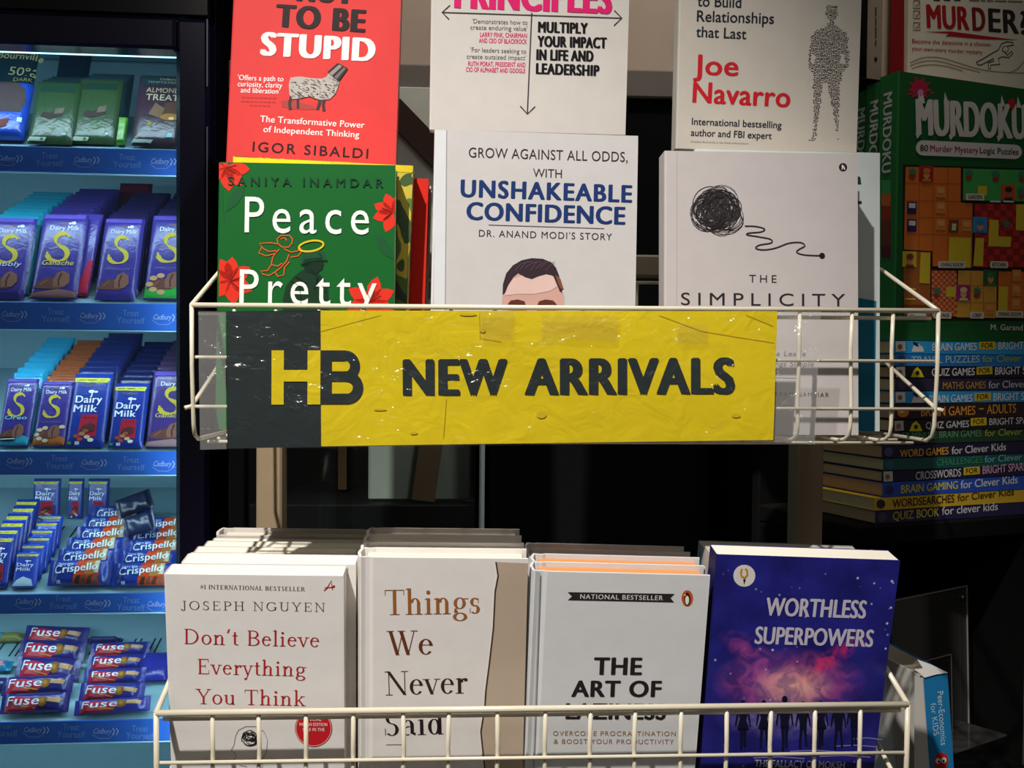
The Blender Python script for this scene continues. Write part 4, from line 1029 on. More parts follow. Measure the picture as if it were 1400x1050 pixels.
m = MB(); m.bbox((ul + .03, .06, DP - .03), (uo - .03, vto + .2, DP), '15141f', .002); m.build('back_panel', cooler)
cbox((ul + .001, vto + .004, -.034), (uo - .001, vto + .21, .004), '0d0c16/g', 'header_panel')
cbox((ul + .001, .05, -.034), (uo - .001, vbo - .004, .004), '15141f', 'kick_panel')
cbox((ul + .031, vti + .11, DP + .001), (uo - .031, vti + .13, -.036), IN, 'inner_ceiling'); cbox((ul + .031, .10, DP + .001), (uo - .031, .24, -.036), IN, 'inner_floor')
cbox((ul + .031, .241, DP + .001), (uo - .031, vti + .109, DP + .006), IN, 'inner_back')
cbox((uo - .038, .241, DP + .008), (uo - .0305, vti + .109, -.036), IN, 'inner_side'); cbox((ul + .0305, .241, DP + .008), (ul + .038, vti + .109, -.036), IN, 'inner_side')
for u in (ul + .06, uo - .06):
    for z in (-.06, DP + .03):
        m = MB(); m.tube([(u, .05, z), (u, .0, z)], [.018, .022], '101014', 12); m.build('foot', cooler)
LEDC = (.72, .92, 1.0)
m = MB(); vl = FG.px(150, 70.5, -.034)[1]; m.tube([(uli + .005, vl, -.040), (ui - .002, vl, -.040)], .0045, 'c4eeff/e', 10); m.build('led_tube', cooler, label='glowing pale blue tube along the top of the door')
INC = 22
ex_, _ = axes(5, 0); dback = Vector((-math.sin(R(5)), math.cos(R(5)), 0))
db = dback * math.cos(R(INC)) + Vector((0, 0, 1)) * math.sin(R(INC)); dn = Vector((0, 0, 1)) * math.cos(R(INC)) - dback * math.sin(R(INC))
SHELF = []
STRIP = [(202, 237), (414, 451), (617, 649), (811.5, 838), (985, 1015)]
ZS = -.060
LOGO = [((12, 117, 222), (67, 173)), ((18, 125, 225), (75, 178)), ((25, 127, 225), (80, 178)), ((37, 132, 217), (85, 178)), ((48, 143), (4, 96, 190))]
sl, sr = ul + .04, uo - .04
for k, (yt, yb) in enumerate(STRIP):
    vt_ = FG.px(120, yt, ZS)[1]; vb_ = FG.px(120, yb, ZS)[1]
    sh = thing_part('shelf', cooler)
    m = MB(); m.bbox((sl, vb_, ZS - .003), (sr, vt_, ZS), '2c5cb0', .0008)
    sf = Fr(FG.W(0, 0, ZS), FG.u, FG.v); pr = Print(sf, m)
    # the print is laid out in the cooler's coordinates (z of the strip)
    z0 = pr.z(1)
    pr.z = lambda layer: ZS + EPS * 2 * (layer or 1)
    pr.L([(-20, yt + 1 - 1.5), (250, yt + 1.2 + 3.5)], 0, '2149a0') if False else None
    sl_ = .020
    for x in LOGO[k][0]:
        y = (yt + yb) / 2 + (x - 120) * sl_
        pr.T('Cadbury', x - 16, y + 2, x + 9, y + 2.5, 7, '98a2cc', .006, .9, shear=.3)
        pr.L([(x - 17, y + 3), (x - 8, y + 9), (x + 5, y + 9), (x + 14, y + 3)], 1.1, '7c80b4')
        pr.L([(x + 11, y - 5), (x + 14, y - 1), (x + 11, y + 4)], 1.3, 'a8b4dc'); pr.L([(x + 16, y - 5), (x + 19, y - 1), (x + 16, y + 4)], 1.3, 'a8b4dc')
    for x in LOGO[k][1]:
        y = (yt + yb) / 2 + (x - 120) * sl_
        pr.T('Treat', x - 10, y - 2, x + 12, y - 1.5, 8, '6a88c8', .006); pr.T('Yourself', x - 18, y + 8, x + 20, y + 9, 8.5, '6a88c8', .006)
    m.build('price_strip', sh, label='blue printed strip along the shelf front')
    m = MB(); m.bbox((sl, vb_ - .0016, ZS - .004), (sr, vb_ - .0002, ZS + .0015), 'a8d4e4', .0003); m.build('clear_edge', sh)
    O = FG.W(0, vt_ - .007, ZS - .004); SHELF.append(O)
    # inclined deck in cooler coordinates
    def dk(a, b, c): return (a, vt_ - .007 + b * math.sin(R(INC)) + c * math.cos(R(INC)), ZS - .004 - b * math.cos(R(INC)) + c * math.sin(R(INC)))
    m = MB(); DL = .32
    P8 = [dk(a, b, c) for c in (-.004, 0) for a, b in ((sl, 0), (sr, 0), (sr, DL), (sl, DL))]
    m.add(P8, [(3, 2, 1, 0), (4, 5, 6, 7), (0, 1, 5, 4), (1, 2, 6, 5), (2, 3, 7, 6), (3, 0, 4, 7)], '8fb2bc')
    if k >= 3:
        nsl = int((sr - sl) / .030)
        for j in range(nsl):
            for o_ in (0, .009):
                a = sl + .02 + j * .030 + o_
                m.add([dk(a, .155, .0004), (dk(a + .003, .155, .0004)), dk(a + .006, .195, .0004), dk(a + .003, .195, .0004)], [(0, 1, 2, 3)], '16323c')
    m.build('deck', sh)
    lv = vb_ - .004
    L_ = lamp('cooler_led', 'AREA', FG.W((sl + sr) / 2, lv, ZS - .012), FG.W((sl + sr) / 2, lv - .12, ZS - .10), .62, LEDC, shape='RECTANGLE', size=.6, size_y=.012)
L_ = lamp('cooler_led', 'AREA', FG.W((sl + sr) / 2, vti - .002, ZS + .008), FG.W((sl + sr) / 2, vti - .14, ZS - .12), .7, LEDC, shape='RECTANGLE', size=.6, size_y=.012)

# lamps added inside the two door stiles to brighten price strips and bar fronts
for u_, s_ in ((uli + .004, 1), (ui - .004, -1)):
    lamp('door_fill', 'AREA', FG.W(u_, (vti + vbi) / 2, -.022), FG.W(u_ + s_ * .16, (vti + vbi) / 2, -.10), .9, LEDC, shape='RECTANGLE', size=.01, size_y=1.2)
# ---------------------------------------------------------------- wrapped bars and packs
class Bar:
    def __init__(s, name, label, cat, k, x0, x1, yb, ytop, key, lean=24, t=.011, kind='tablet', group=None, tilt=0, lift=.0016, ytl=None):
        # k: shelf; x0,x1,yb: bottom corners in pixels, resting on that shelf's deck; ytop: pixel height of the top edge
        O = SHELF[k]
        def hit(x, y):
            r = pray(x, y); t_ = (O + dn * lift - CAM).dot(dn) / r.dot(dn); return CAM + r * t_
        a, b = hit(x0, yb), hit(x1, yb + (x1 - x0) * .012)
        b = a + ex_ * (b - a).length
        v = Vector((0, 0, 1)) * math.cos(R(lean)) + dback * math.sin(R(lean)); u = ex_
        if tilt:
            n_ = u.cross(v); u = Matrix.Rotation(R(tilt), 3, n_) @ u; v = n_.cross(u)
        # lifted so that the bar's back edge stays on the inclined deck
        fr = Fr(a + dn * (t * (1.0 if lean > 45 else .85 if kind == 'flow' else .75) * abs(math.sin(R(lean + INC)))), u, v); s.fr = fr; s.w = (b - a).length; s.h = fr.px(x0 + (x1 - x0) * .5, ytop)[1]; s.t = t
        w_, h_, key_ = s.w, s.h, key
        rz = random.Random(name + label)
        ph = rz.uniform(0, 50)
        if kind == 'tablet':
            def prof(x, y):
                a_ = max(0, 1 - abs(2 * x / w_ - 1) ** 9) ** .5; b_ = max(0, 1 - abs(2 * y / h_ - 1) ** 16) ** .5
                return min(a_, b_)
            amp = .0004
        else:
            def prof(x, y):
                e = min(x, w_ - x) / w_; c_ = min(1, max(0, (e - .045) / .13)); c_ = c_ * c_ * (3 - 2 * c_)
                b_ = max(0, 1 - abs(2 * y / h_ - 1) ** 2.6) ** .5
                return max(.06, c_ * b_) if e > .03 else .06
            amp = .0016
        def surf(x, y): return -t / 2 + t / 2 * prof(x, y) + amp * noise.noise(Vector((x * 90 + ph, y * 90, ph))) * min(1, prof(x, y) * 2)
        s.surf = surf
        m = MB(); NX, NY = (14, 18) if kind == 'tablet' else (26, 12)
        m.grid(NX, NY, lambda i, j: (w_ * i, h_ * j, surf(w_ * i, h_ * j)), key)
        m.grid(NX, NY, lambda i, j: (w_ * i, h_ * j, -t / 2 - t / 2 * prof(w_ * i, h_ * j) - .0002), key, flip=True)
        s.mb = m; s.pr = Print(fr, m, surf); s.pr.lay = 2; s.args = (name, label, cat, group)
    def q(s, fx, fy): return (s.w * fx, s.h * fy)
    # prints in the bar's own proportions (0..1 across, 0..1 up)
    def FP(s, pts, key, lay=2): s.mb.poly([s.q(*p) for p in pts], s.pr.z(lay), key)
    def FE(s, cx, cy, rx, ry, key, lay=2, n=18): s.FP([(cx + rx * math.cos(2 * math.pi * i / n), cy + ry * math.sin(2 * math.pi * i / n)) for i in range(n)], key, lay)
    def FT(s, txt, fx0, fx1, fy, fh, key, bold=0, lay=3, strikes=1, shear=0, rise=0, sp=1.0):
        vs, fs = text_geo(txt, min(bold, BMAX), sp + (strikes - 1) * .03); xs = [v[0] for v in vs]; mn, mx = min(xs), max(xs)
        sx = s.w * (fx1 - fx0) / (mx - mn); sy = s.h * fh / CAPH; f = s.pr.z(lay)
        for st in range(strikes):
            o = (st - (strikes - 1) / 2) * .036 * CAPH * sy; out = []
            for x, y in vs:
                X = s.w * fx0 + (x - mn) * sx + shear * y * sy + o; Y = s.h * fy + y * sy + rise * (x - mn) * sx
                out.append(Vector((X, Y, 0)))
            s.mb.drape(out, fs, key, lambda x, y: f(x, y) + st * 5e-5)
    def FL(s, pts, wd, key, lay=3):
        P = [Vector(s.q(*p)) for p in pts]; f = s.pr.z(lay); k = [s.w * q_ / 2 for q_ in wd] if isinstance(wd, list) else s.w * wd / 2; A = []; B_ = []
        for i, p in enumerate(P):
            d = (P[min(i + 1, len(P) - 1)] - P[max(i - 1, 0)]).normalized(); nn = Vector((-d.y, d.x)) * (k[i] if isinstance(k, list) else k)
            A.append(p + nn); B_.append(p - nn)
        n = len(P); s.mb.add([(q.x, q.y, f(q.x, q.y)) for q in A + B_], [(n + i, n + i + 1, i + 1, i) for i in range(n - 1)], key)
    def done(s):
        n_, l_, c_, g_ = s.args
        s.root = tag(s.mb.build(n_, None, s.fr.M4()), l_, c_, g_); return s
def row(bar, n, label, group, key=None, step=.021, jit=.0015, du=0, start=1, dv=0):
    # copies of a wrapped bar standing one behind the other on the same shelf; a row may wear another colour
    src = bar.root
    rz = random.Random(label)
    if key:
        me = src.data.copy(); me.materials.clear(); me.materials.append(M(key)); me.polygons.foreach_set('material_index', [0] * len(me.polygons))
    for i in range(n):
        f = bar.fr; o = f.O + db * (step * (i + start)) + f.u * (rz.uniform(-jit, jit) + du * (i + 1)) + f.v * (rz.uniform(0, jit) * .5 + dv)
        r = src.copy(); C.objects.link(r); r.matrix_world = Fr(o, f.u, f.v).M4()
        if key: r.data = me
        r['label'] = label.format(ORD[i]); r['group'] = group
ORD = ['first', 'second', 'third', 'fourth', 'fifth', 'sixth', 'seventh', 'eighth', 'ninth']
PU_ = '3d2f86/f'; GD = 'c9b23a'; CHO = '6a3f36'; CH2 = '8a5a4a'
def silk(b, sub, subcol, low=None, nuts=None):
    b.FP([(.05, .93), (.95, .93), (.95, .99), (.05, .99)], '5a4aa8')
    b.FT('Cadbury', .40, .62, .865, .025, 'b07a3c', .01); b.FT('Dairy Milk', .22, .86, .79, .055, 'dfe0f2', .018, strikes=2)
    b.FE(.72, .88, .05, .018, 'dfe0f2'); b.FE(.64, .875, .03, .012, 'dfe0f2')
    S = [(.70, .71), (.62, .745), (.48, .745), (.40, .70), (.42, .64), (.52, .60), (.64, .565), (.70, .51), (.66, .45), (.52, .425), (.36, .44), (.27, .49), (.26, .53)]
    sm = smooth(S, 4); b.FL([(x - .02, y) for x, y in sm], [.03 + .085 * abs(math.sin(2.6 * math.pi * (i_ / (len(sm) - 1)) + .25)) ** .8 if 4 < i_ < len(sm) - 4 else .05 for i_ in range(len(sm))], GD)
    b.FT('SILK', .38, .62, .47, .03, '6a5a9a', .01, lay=4)
    if sub: b.FT(sub, .16, .84, .375, .055, subcol, .012, shear=.2, strikes=2, lay=5)
    else: b.FT('CHOCOLATE', .2, .8, .345, .02, '8a7aa0', .004)
    if low: b.FP([(.02, .01), (.98, .01), (.98, .12), (.75, .15), (.4, .11), (.02, .14)], low)
    b.FP([(.04, .11), (.30, .10), (.62, .10), (.70, .17), (.62, .22), (.34, .23), (.16, .185)], CHO, 3)
    b.FP([(.48, .12), (.72, .12), (.82, .18), (.80, .27), (.66, .31), (.52, .28), (.46, .20)], CH2, 4)
    b.FL([(.60, .13), (.58, .2), (.63, .28)], .035, '4a2a24', 5); b.FL([(.2, .14), (.34, .2)], .03, '8a5a4a', 4)
    if nuts:
        for x, y in ((.2, .23), (.36, .26), (.22, .10), (.40, .07), (.86, .28), (.12, .16)): b.FE(x, y, .09, .028, nuts, 5, 12)
# shelf two
G2 = 'purple chocolate bars on the second shelf'
b = Bar('chocolate_bar', 'purple bar with gold S and bubbly white script, first on the second shelf', 'chocolate bar', 1, -31, 32, 411, 296, PU_); silk(b, 'Bubbly', 'c8c8e6'); b.done(); s21 = b
b = Bar('chocolate_bar', 'purple bar with gold S and gold script, second from the cooler shelf edge', 'chocolate bar', 1, 40, 104, 412, 291, PU_); silk(b, 'Ganache', 'd8c060'); b.FP([(.02, .01), (.98, .01), (.98, .07), (.6, .10), (.02, .05)], '8a5e58', 3); b.done(); s22 = b
b = Bar('chocolate_bar', 'plain purple bar with gold S above two chocolate pieces on the second shelf', 'chocolate bar', 1, 128, 184, 413, 297, PU_); silk(b, None, None); b.done(); s23 = b
b = Bar('chocolate_bar', 'purple bar with hazelnuts and green foot beside the cooler door edge', 'chocolate bar', 1, 195, 256, 413, 293, PU_); silk(b, None, None, '2f9a3c', 'c89a6a'); b.done(); s24 = b
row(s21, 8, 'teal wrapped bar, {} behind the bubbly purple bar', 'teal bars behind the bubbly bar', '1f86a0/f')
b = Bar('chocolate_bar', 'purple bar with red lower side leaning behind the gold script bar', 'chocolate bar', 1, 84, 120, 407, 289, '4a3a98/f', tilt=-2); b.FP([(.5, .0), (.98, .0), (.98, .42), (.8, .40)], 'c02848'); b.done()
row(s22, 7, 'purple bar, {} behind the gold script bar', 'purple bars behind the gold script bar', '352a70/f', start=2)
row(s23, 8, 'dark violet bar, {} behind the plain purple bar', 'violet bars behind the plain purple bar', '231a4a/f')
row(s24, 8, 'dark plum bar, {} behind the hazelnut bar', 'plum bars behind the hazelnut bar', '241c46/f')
b = Bar('chocolate_box', 'dark red carton sticking up at the back of the second shelf', 'box', 1, 150, 196, 352, 246, '5a1a34', t=.02); b.done()
# shelf three
b = Bar('chocolate_bar', 'purple bar with gold S, cyan script and biscuits, third shelf corner', 'chocolate bar', 2, -6, 38, 614, 516, PU_); silk(b, 'Oreo', '8ad0e8', '2aa0b8'); b.FE(.35, .09, .26, .035, '12202a', 5); b.FL([(.12, .085), (.58, .095)], .03, 'd8e0e0', 6); b.done(); s31 = b
b = Bar('chocolate_bar', 'slim purple bar with gold S, nuts and orange foot on the third shelf', 'chocolate bar', 2, 43, 88, 614, 520, PU_); silk(b, None, None, 'b0602a', 'd8c4a0'); b.done(); s32 = b
row(s31, 8, 'cyan wrapped bar, {} behind the biscuit bar on the third shelf', 'cyan bars on the third shelf', '2a9cc4/f')
row(s32, 8, 'copper wrapped bar, {} behind the nut bar on the third shelf', 'copper bars on the third shelf', '9a4f2a/f')
DB = '1c3494/f'
def dairy(b, red=True):
    b.FP([(.04, .92), (.96, .92), (.90, .855), (.04, .865)], 'cfc93a'); b.FL([(.12, .892), (.32, .892)], .02, '4a4a20'); b.FL([(.38, .892), (.62, .892)], .02, '4a4a20'); b.FL([(.70, .892), (.84, .892)], .012, '7a7a30')
    b.FT('Cadbury', .26, .72, .80, .035, '8a7a3a', .008, shear=.3)
    b.FE(.52, .735, .08, .022, 'e6eaf6'); b.FE(.64, .73, .05, .014, 'e6eaf6'); b.FL([(.54, .72), (.54, .66)], .03, 'e6eaf6')
    b.FT('Dairy', .14, .82, .58, .095, 'eef0fa', .02, strikes=3); b.FT('Milk', .12, .72, .455, .095, 'eef0fa', .02, strikes=3)
    if red:
        b.FP([(.30, .13), (.78, .13), (.76, .42), (.34, .42)], 'b01c34'); b.FT('FRUIT &', .38, .70, .365, .03, '6a101c', .014, lay=4)
        b.FP([(.34, .2), (.5, .18), (.72, .2), (.74, .28), (.6, .31), (.42, .27)], '5a2a26', 4)
        for x, y, c in ((.28, .13, '9a4a30'), (.42, .16, 'b87a50'), (.38, .09, 'c03a34'), (.56, .12, 'd8b88a'), (.66, .08, 'e8dcc8'), (.50, .20, '9a5a3a')): b.FE(x, y, .08, .025, c, 5, 12)
        b.FE(.12, .04, .06, .02, '3a9a3a', 4); b.FP([(.26, .02), (.38, .02), (.38, .06), (.26, .06)], 'd8e0e8', 4)
b = Bar('chocolate_bar', 'royal blue bar with white lettering and red nut panel, third shelf, taller one', 'chocolate bar', 2, 88, 141, 615, 509, DB); dairy(b); b.done(); s33 = b
b = Bar('chocolate_bar', 'royal blue bar with white lettering and red nut panel, third shelf, shorter one', 'chocolate bar', 2, 146, 194, 616, 522, DB); dairy(b); b.done(); s34 = b
b = Bar('chocolate_bar', 'purple bar with gold S and cream script beside the door edge, third shelf', 'chocolate bar', 2, 198, 258, 616, 506, '45327a/f'); silk(b, 'Ganache', 'd8c060'); b.FP([(.02, .01), (.98, .01), (.98, .07), (.6, .10), (.02, .06)], 'a07a78', 3); b.done(); s35 = b
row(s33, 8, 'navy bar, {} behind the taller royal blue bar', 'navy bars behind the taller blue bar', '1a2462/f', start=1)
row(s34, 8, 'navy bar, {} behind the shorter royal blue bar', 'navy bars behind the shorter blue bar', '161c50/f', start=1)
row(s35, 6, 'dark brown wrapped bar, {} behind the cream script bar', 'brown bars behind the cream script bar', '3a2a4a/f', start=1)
# shelf one
b = Bar('chocolate_bar', 'dark teal bar reading 50% DARK in gold on the top shelf', 'chocolate bar', 0, -30, 34, 186, 67, '0f2f3c/f')
p = b.pr; p.T('Cadbury', 10, 70.5, 31, 71.5, 4, 'a89a5a', .006, shear=.2); p.T('Bournville', -3, 79, 57, 83, 9, 'cfc58a', .012, strikes=2); p.T('50%', 11, 102, 47, 105, 11, 'c0b684', .006); p.T('DARK', 18, 111, 44, 112, 5, 'a89a5a', .006); p.P([(0, 112), (42, 116), (36, 136), (0, 130)], 'b8a46a', 3); b.done()
b = Bar('chocolate_bar', 'dark navy bar standing behind the green bars, top shelf', 'chocolate bar', 0, 66, 112, 165, 73, '12304a/f'); b.done()
def mint(b, tagx):
    b.FP([(.12, .80), (.90, .80), (.90, .90), (.12, .90)], '1c3a2e'); b.FP([(.22, .40), (.42, .36), (.72, .42), (.70, .54), (.56, .50), (.44, .46), (.28, .48)], '3a302c', 3); b.FP([(.52, .44), (.72, .46), (.74, .55), (.54, .53)], '6a5a50', 4)
    b.FP([(.02, .02), (.40, .02), (.44, .07), (.06, .075)], 'b8c8b0', 4); b.FE(.34, .045, .04, .02, '5a7a5a', 5); b.FP([(.78, .11), (.86, .11), (.86, .145), (.78, .145)], 'a8d0c8', 4); b.FE(.55, .22, .035, .02, '7a9a4a', 3)
b = Bar('chocolate_bar', 'olive green bar with chocolate pieces, top shelf, beside the 50% bar', 'chocolate bar', 0, 36, 99, 199, 109, '2c4628/f'); mint(b, 0); b.done(); s11 = b
b = Bar('chocolate_bar', 'olive green bar with chocolate pieces, top shelf, beside the brown almond bar', 'chocolate bar', 0, 95, 157, 199, 105, '324a2b/f'); mint(b, 0); b.done(); s12 = b
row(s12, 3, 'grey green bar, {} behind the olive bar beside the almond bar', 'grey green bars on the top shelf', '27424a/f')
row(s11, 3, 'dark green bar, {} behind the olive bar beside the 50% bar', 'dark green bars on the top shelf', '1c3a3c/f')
b = Bar('chocolate_bar', 'bright lime green bar edge squeezed beside the almond bar', 'chocolate bar', 0, 158, 170, 201, 158, '5f9a2c/f', t=.014); b.done()
b = Bar('chocolate_bar', 'plum brown bar reading ALMOND TREAT with almonds, top shelf', 'chocolate bar', 0, 178, 246, 202, 101, '3c2634/f')
b.FP([(.06, .83), (.98, .83), (.98, .98), (.06, .98)], '22343a'); b.FT('Cadbury', .45, .8, .91, .03, 'a8a070', .006); b.FT('TEMPTATIONS', .2, .92, .86, .03, '8a9488', .006)
p = b.pr; p.T('ALMOND', 200, 126, 246, 128, 6.5, 'b8a884', .008); p.T('TREAT', 199, 136.5, 244, 138.5, 8, 'c0b08a', .010)
b.FP([(.30, .42), (.55, .36), (.62, .50), (.42, .58)], '7a5a44', 3); b.FP([(.60, .42), (.92, .42), (.94, .60), (.62, .58)], '5a3a30', 3); b.FE(.75, .38, .2, .05, 'a8702c', 4); b.FE(.78, .36, .06, .02, 'e0c8a0', 5); b.FE(.35, .28, .05, .03, '9a8a3a', 3); b.FP([(.02, .02), (.42, .02), (.46, .06), (.06, .065)], 'a8b0a8', 4); b.FP([(.72, .10), (.84, .10), (.84, .16), (.72, .16)], 'b8e0e8', 4); b.done()
b = Bar('chocolate_pouch', 'bright blue pouch with brown pieces in front of the 50% bar', 'pouch', 0, -30, 32, 196, 108, '1c4ab8/f', t=.024, kind='tablet')
b.FP([(.1, .42), (.88, .42), (.96, .62), (.90, .84), (.62, .98), (.1, .98)], '4a3c3e'); b.FP([(.3, .1), (.62, .16), (.66, .3), (.4, .26)], '7a3c30', 3); b.FP([(.84, .24), (.94, .24), (.94, .32), (.84, .32)], 'c8e8f0', 3); b.done()
# shelf four
b = Bar('chocolate_bar', 'royal blue bar with white lettering cut by the picture edge, fourth shelf', 'chocolate bar', 3, -24, 9, 808, 731, DB); dairy(b); b.done(); s41 = b
b = Bar('chocolate_bar', 'small royal blue bar with white lettering on the fourth shelf', 'chocolate bar', 3, 15, 48, 808, 754, '2446b8/f'); dairy(b, False); b.FP([(.05, .04), (.9, .04), (.8, .22), (.45, .3), (.2, .2)], 'b8d4e0', 3); b.done(); s42 = b
row(s41, 5, 'blue bar with yellow strip, {} behind the bar at the picture edge', 'blue bars at the picture edge, fourth shelf', None)
row(s42, 5, 'small blue bar, {} behind the front small blue bar', 'small blue bars on the fourth shelf', None)
for x0, x1, nm in ((46, 86, 'widest'), (94, 118, 'middle'), (121, 153, 'last')):
    b = Bar('chocolate_bar', f'royal blue bar standing at the back of the fourth shelf, {nm} of three', 'chocolate bar', 3, x0 - 3, x1 - 6, 712, 654, '1f3a96/f', lean=8); dairy(b); b.done()
CB = '1a3590/f'
def crisp(b):
    b.FP([(.40, .02), (.82, .02), (.80, .98), (.46, .98)], 'd0481c'); b.FP([(.58, .40), (.74, .40), (.74, .96), (.60, .96)], 'b8763a', 3); b.FP([(.72, .45), (.80, .45), (.80, .96), (.72, .96)], 'c8c8a8', 3)
    for i in range(4): b.FP([(.44 + i * .09, .04), (.51 + i * .09, .04), (.53 + i * .09, .36), (.47 + i * .09, .34)], ['4a2a22', '7a4a38', '5a342a', '8a5a44'][i], 4)
    b.FT('Dairy Milk', .16, .40, .74, .12, 'b8ccf0', .015); b.FT('Crispello', .12, .78, .42, .30, 'e8f4fc', .022, lay=6, strikes=3, rise=.10); b.FP([(.16, .06), (.22, .06), (.22, .18), (.16, .18)], 'c8dcf0', 3)
b = Bar('wafer_pack', 'blue and orange wafer pack in front, beside the small blue bar', 'chocolate pack', 3, 63, 150, 809, 764, CB, kind='flow', t=.02); crisp(b); b.done(); s43 = b
b = Bar('wafer_pack', 'blue and orange wafer pack in front, beside the white books', 'chocolate pack', 3, 151, 240, 810, 768, CB, kind='flow', t=.02); crisp(b); b.done(); s44 = b
row(s43, 5, 'blue and orange wafer pack, {} behind the front one beside the small bar', 'wafer packs in the inner row', None, step=.031, du=.003)
row(s44, 4, 'blue and orange wafer pack, {} behind the front one beside the white books', 'wafer packs in the outer row', None, step=.032, du=.001)
b = Bar('wafer_pack', 'dark wafer pack poking up above the stacked orange ones, upper of two', 'chocolate pack', 3, 162, 212, 714, 672, '141c38/f', kind='flow', t=.012, tilt=22, lift=.034); b.done()
b = Bar('wafer_pack', 'dark wafer pack poking up above the stacked orange ones, lower of two', 'chocolate pack', 3, 172, 214, 740, 700, '182244/f', kind='flow', t=.012, tilt=18, lift=.034); b.done()
# shelf five: loose purple and red packs lying like shingles
def fuse(b, flip=False, small=False):
    b.FP([(.06, .06), (.50, .04), (.58, .3), (.54, .62), (.30, .80), (.12, .70)], 'b8263c'); b.FP([(.16, .2), (.40, .15), (.46, .4), (.24, .5)], 'c8505a', 3)
    b.FL([(.2, .5), (.36, .3), (.54, .18)], .015, 'd89a3a', 4)
    b.FE(.63, .52, .07, .26, '8a5a22', 4); b.FE(.63, .54, .035, .12, 'b07a30', 5); b.FP([(.70, .5), (.88, .42), (.90, .66), (.71, .72)], 'c89a70', 4)
    if flip:
        vs = b.mb.v; b.FT('Fuse', .16, .58, .42, .36, 'e6e6f4', .022, lay=6, strikes=3)
    else: b.FT('Fuse', .10, .58, .36, .44, 'e6e6f4', .022, lay=6, strikes=3, shear=.15)
FP_ = [(30, 116, 887, 860, -3, 1), (22, 112, 911, 879, -2, 1), (18, 104, 936, 903, -3, 1), (0, 95, 960, 928, 2, 1), (-2, 90, 985, 952, 1, 1),
       (122, 202, 906, 882, 1, 0), (118, 198, 926, 899, 1, 0), (112, 196, 946, 918, 2, 0), (106, 194, 967, 938, -1, 0), (100, 202, 987, 959, 3, 0)]
nmL = ['rearmost of the taller heap', 'second from the back of the taller heap', 'middle of the taller heap', 'second from the front of the taller heap', 'front of the taller heap', 'rearmost of the lower heap', 'second from the back of the lower heap', 'middle of the lower heap', 'second from the front of the lower heap', 'front of the lower heap']
for (x0, x1, yb, yt, tl_, red), nm in zip(FP_, nmL):
    b = Bar('nut_bar_pack', f'nut bar pack on the fifth shelf, {nm}', 'chocolate pack', 4, x0, x1, yb, yt - 6, '2a2470/f' if red else '2c2c84/f', kind='flow', t=.020, lean=30, tilt=tl_, group='nut bar packs on the fifth shelf'); fuse(b, nm.startswith('middle of the lower')); b.done()
for x0, x1, yb, yt, key, lb in ((-40, 14, 925, 900, '2a7aa0/f', 'blue pack with pink patch beside the taller heap, fifth shelf'), (-40, 12, 950, 924, '20286a/f', 'navy pack lying below the blue pack, fifth shelf'), (-30, 34, 884, 862, '7a7a3a/f', 'yellow green pack at the back corner of the fifth shelf'), (186, 232, 938, 888, '2a2a90/f', 'purple pack end standing behind the white books, fifth shelf'), (118, 164, 886, 868, '22225c/f', 'dark violet pack at the back between both heaps, fifth shelf')):
    b = Bar('nut_bar_pack', lb, 'chocolate pack', 4, x0, x1, yb, yt, key, kind='flow', t=.016, lean=55)
    if 'pink' in lb: b.FP([(.4, .3), (.8, .3), (.8, .7), (.5, .7)], 'c87a8a')
    if 'yellow' in lb: b.FP([(.05, .1), (.5, .1), (.5, .9), (.05, .9)], '2a8aa8')
    b.done()

# ================================================================== BOOKCASE ON THE RIGHT
RY = 22
LIFT[0] = 1.75      # these covers are lighter than they look in the dim corner
SH = plane_from((1210, 600), 1.02, RY, 0); SH.O = Vector((SH.O.x, SH.O.y, 0))
case = thing('bookcase', 'black bookcase holding puzzle books at the end of the wire rack', 'bookcase', M4=SH.M4())
def sbox(a, b, key, name, c=.002, label=None):
    m = MB(); m.bbox(a, b, key, c); return m.build(name, case, label=label)
KB = '0c0b0b/r'
u0 = SH.px(1192, 720)[0]; vS = SH.px(1196, 717.5)[1]; vM = SH.px(1228.6, 97)[1]
ur = SH.px(1396.5, 860)[0]; u1 = u0 + .52
sbox((u0 - .02, vS - .02, -.16), (u1, vS, .006), KB, 'shelf_board')
sbox((ur, .001, -.16), (ur + .018, vS - .0205, .004), KB, 'side_panel'); sbox((u0 - .02, .001, -.16), (u0 + .0005, vS - .0205, -.096), KB, 'side_panel')
sbox((ur + .0002, .1, .0042), (ur + .0022, vS - .022, .0052), '8a847c/m', 'edge_strip', .0003, 'thin metal strip on the side panel edge')
sbox((u0 - .02, .001, -.175), (u1, vM + .30, -.1605), KB, 'back_panel')
vlow = SH.px(1300, 1120, .08)[1]
sbox((u0 + .002, .001, -.155), (ur - .001, vlow, .16), KB, 'plinth')
sbox((u0 + .015, vM + .0018, -.16), (u1, vM + .0048, -.045), KB, 'upper_board')

def o3(x, y): return (1120 + x / 3.5, 440 + y / 3.5)
PILE_Y = [465, 483, 500.5, 517, 535, 552, 574, 591, 608.5, 627, 644, 659.5, 680, 698, 716.5]
PILE_X = [1223, 1224, 1223, 1224, 1223, 1224, 1221, 1230, 1206, 1208, 1206, 1207, 1195, 1197]
YL, WH = 'c89a22', 'c4c4c8'
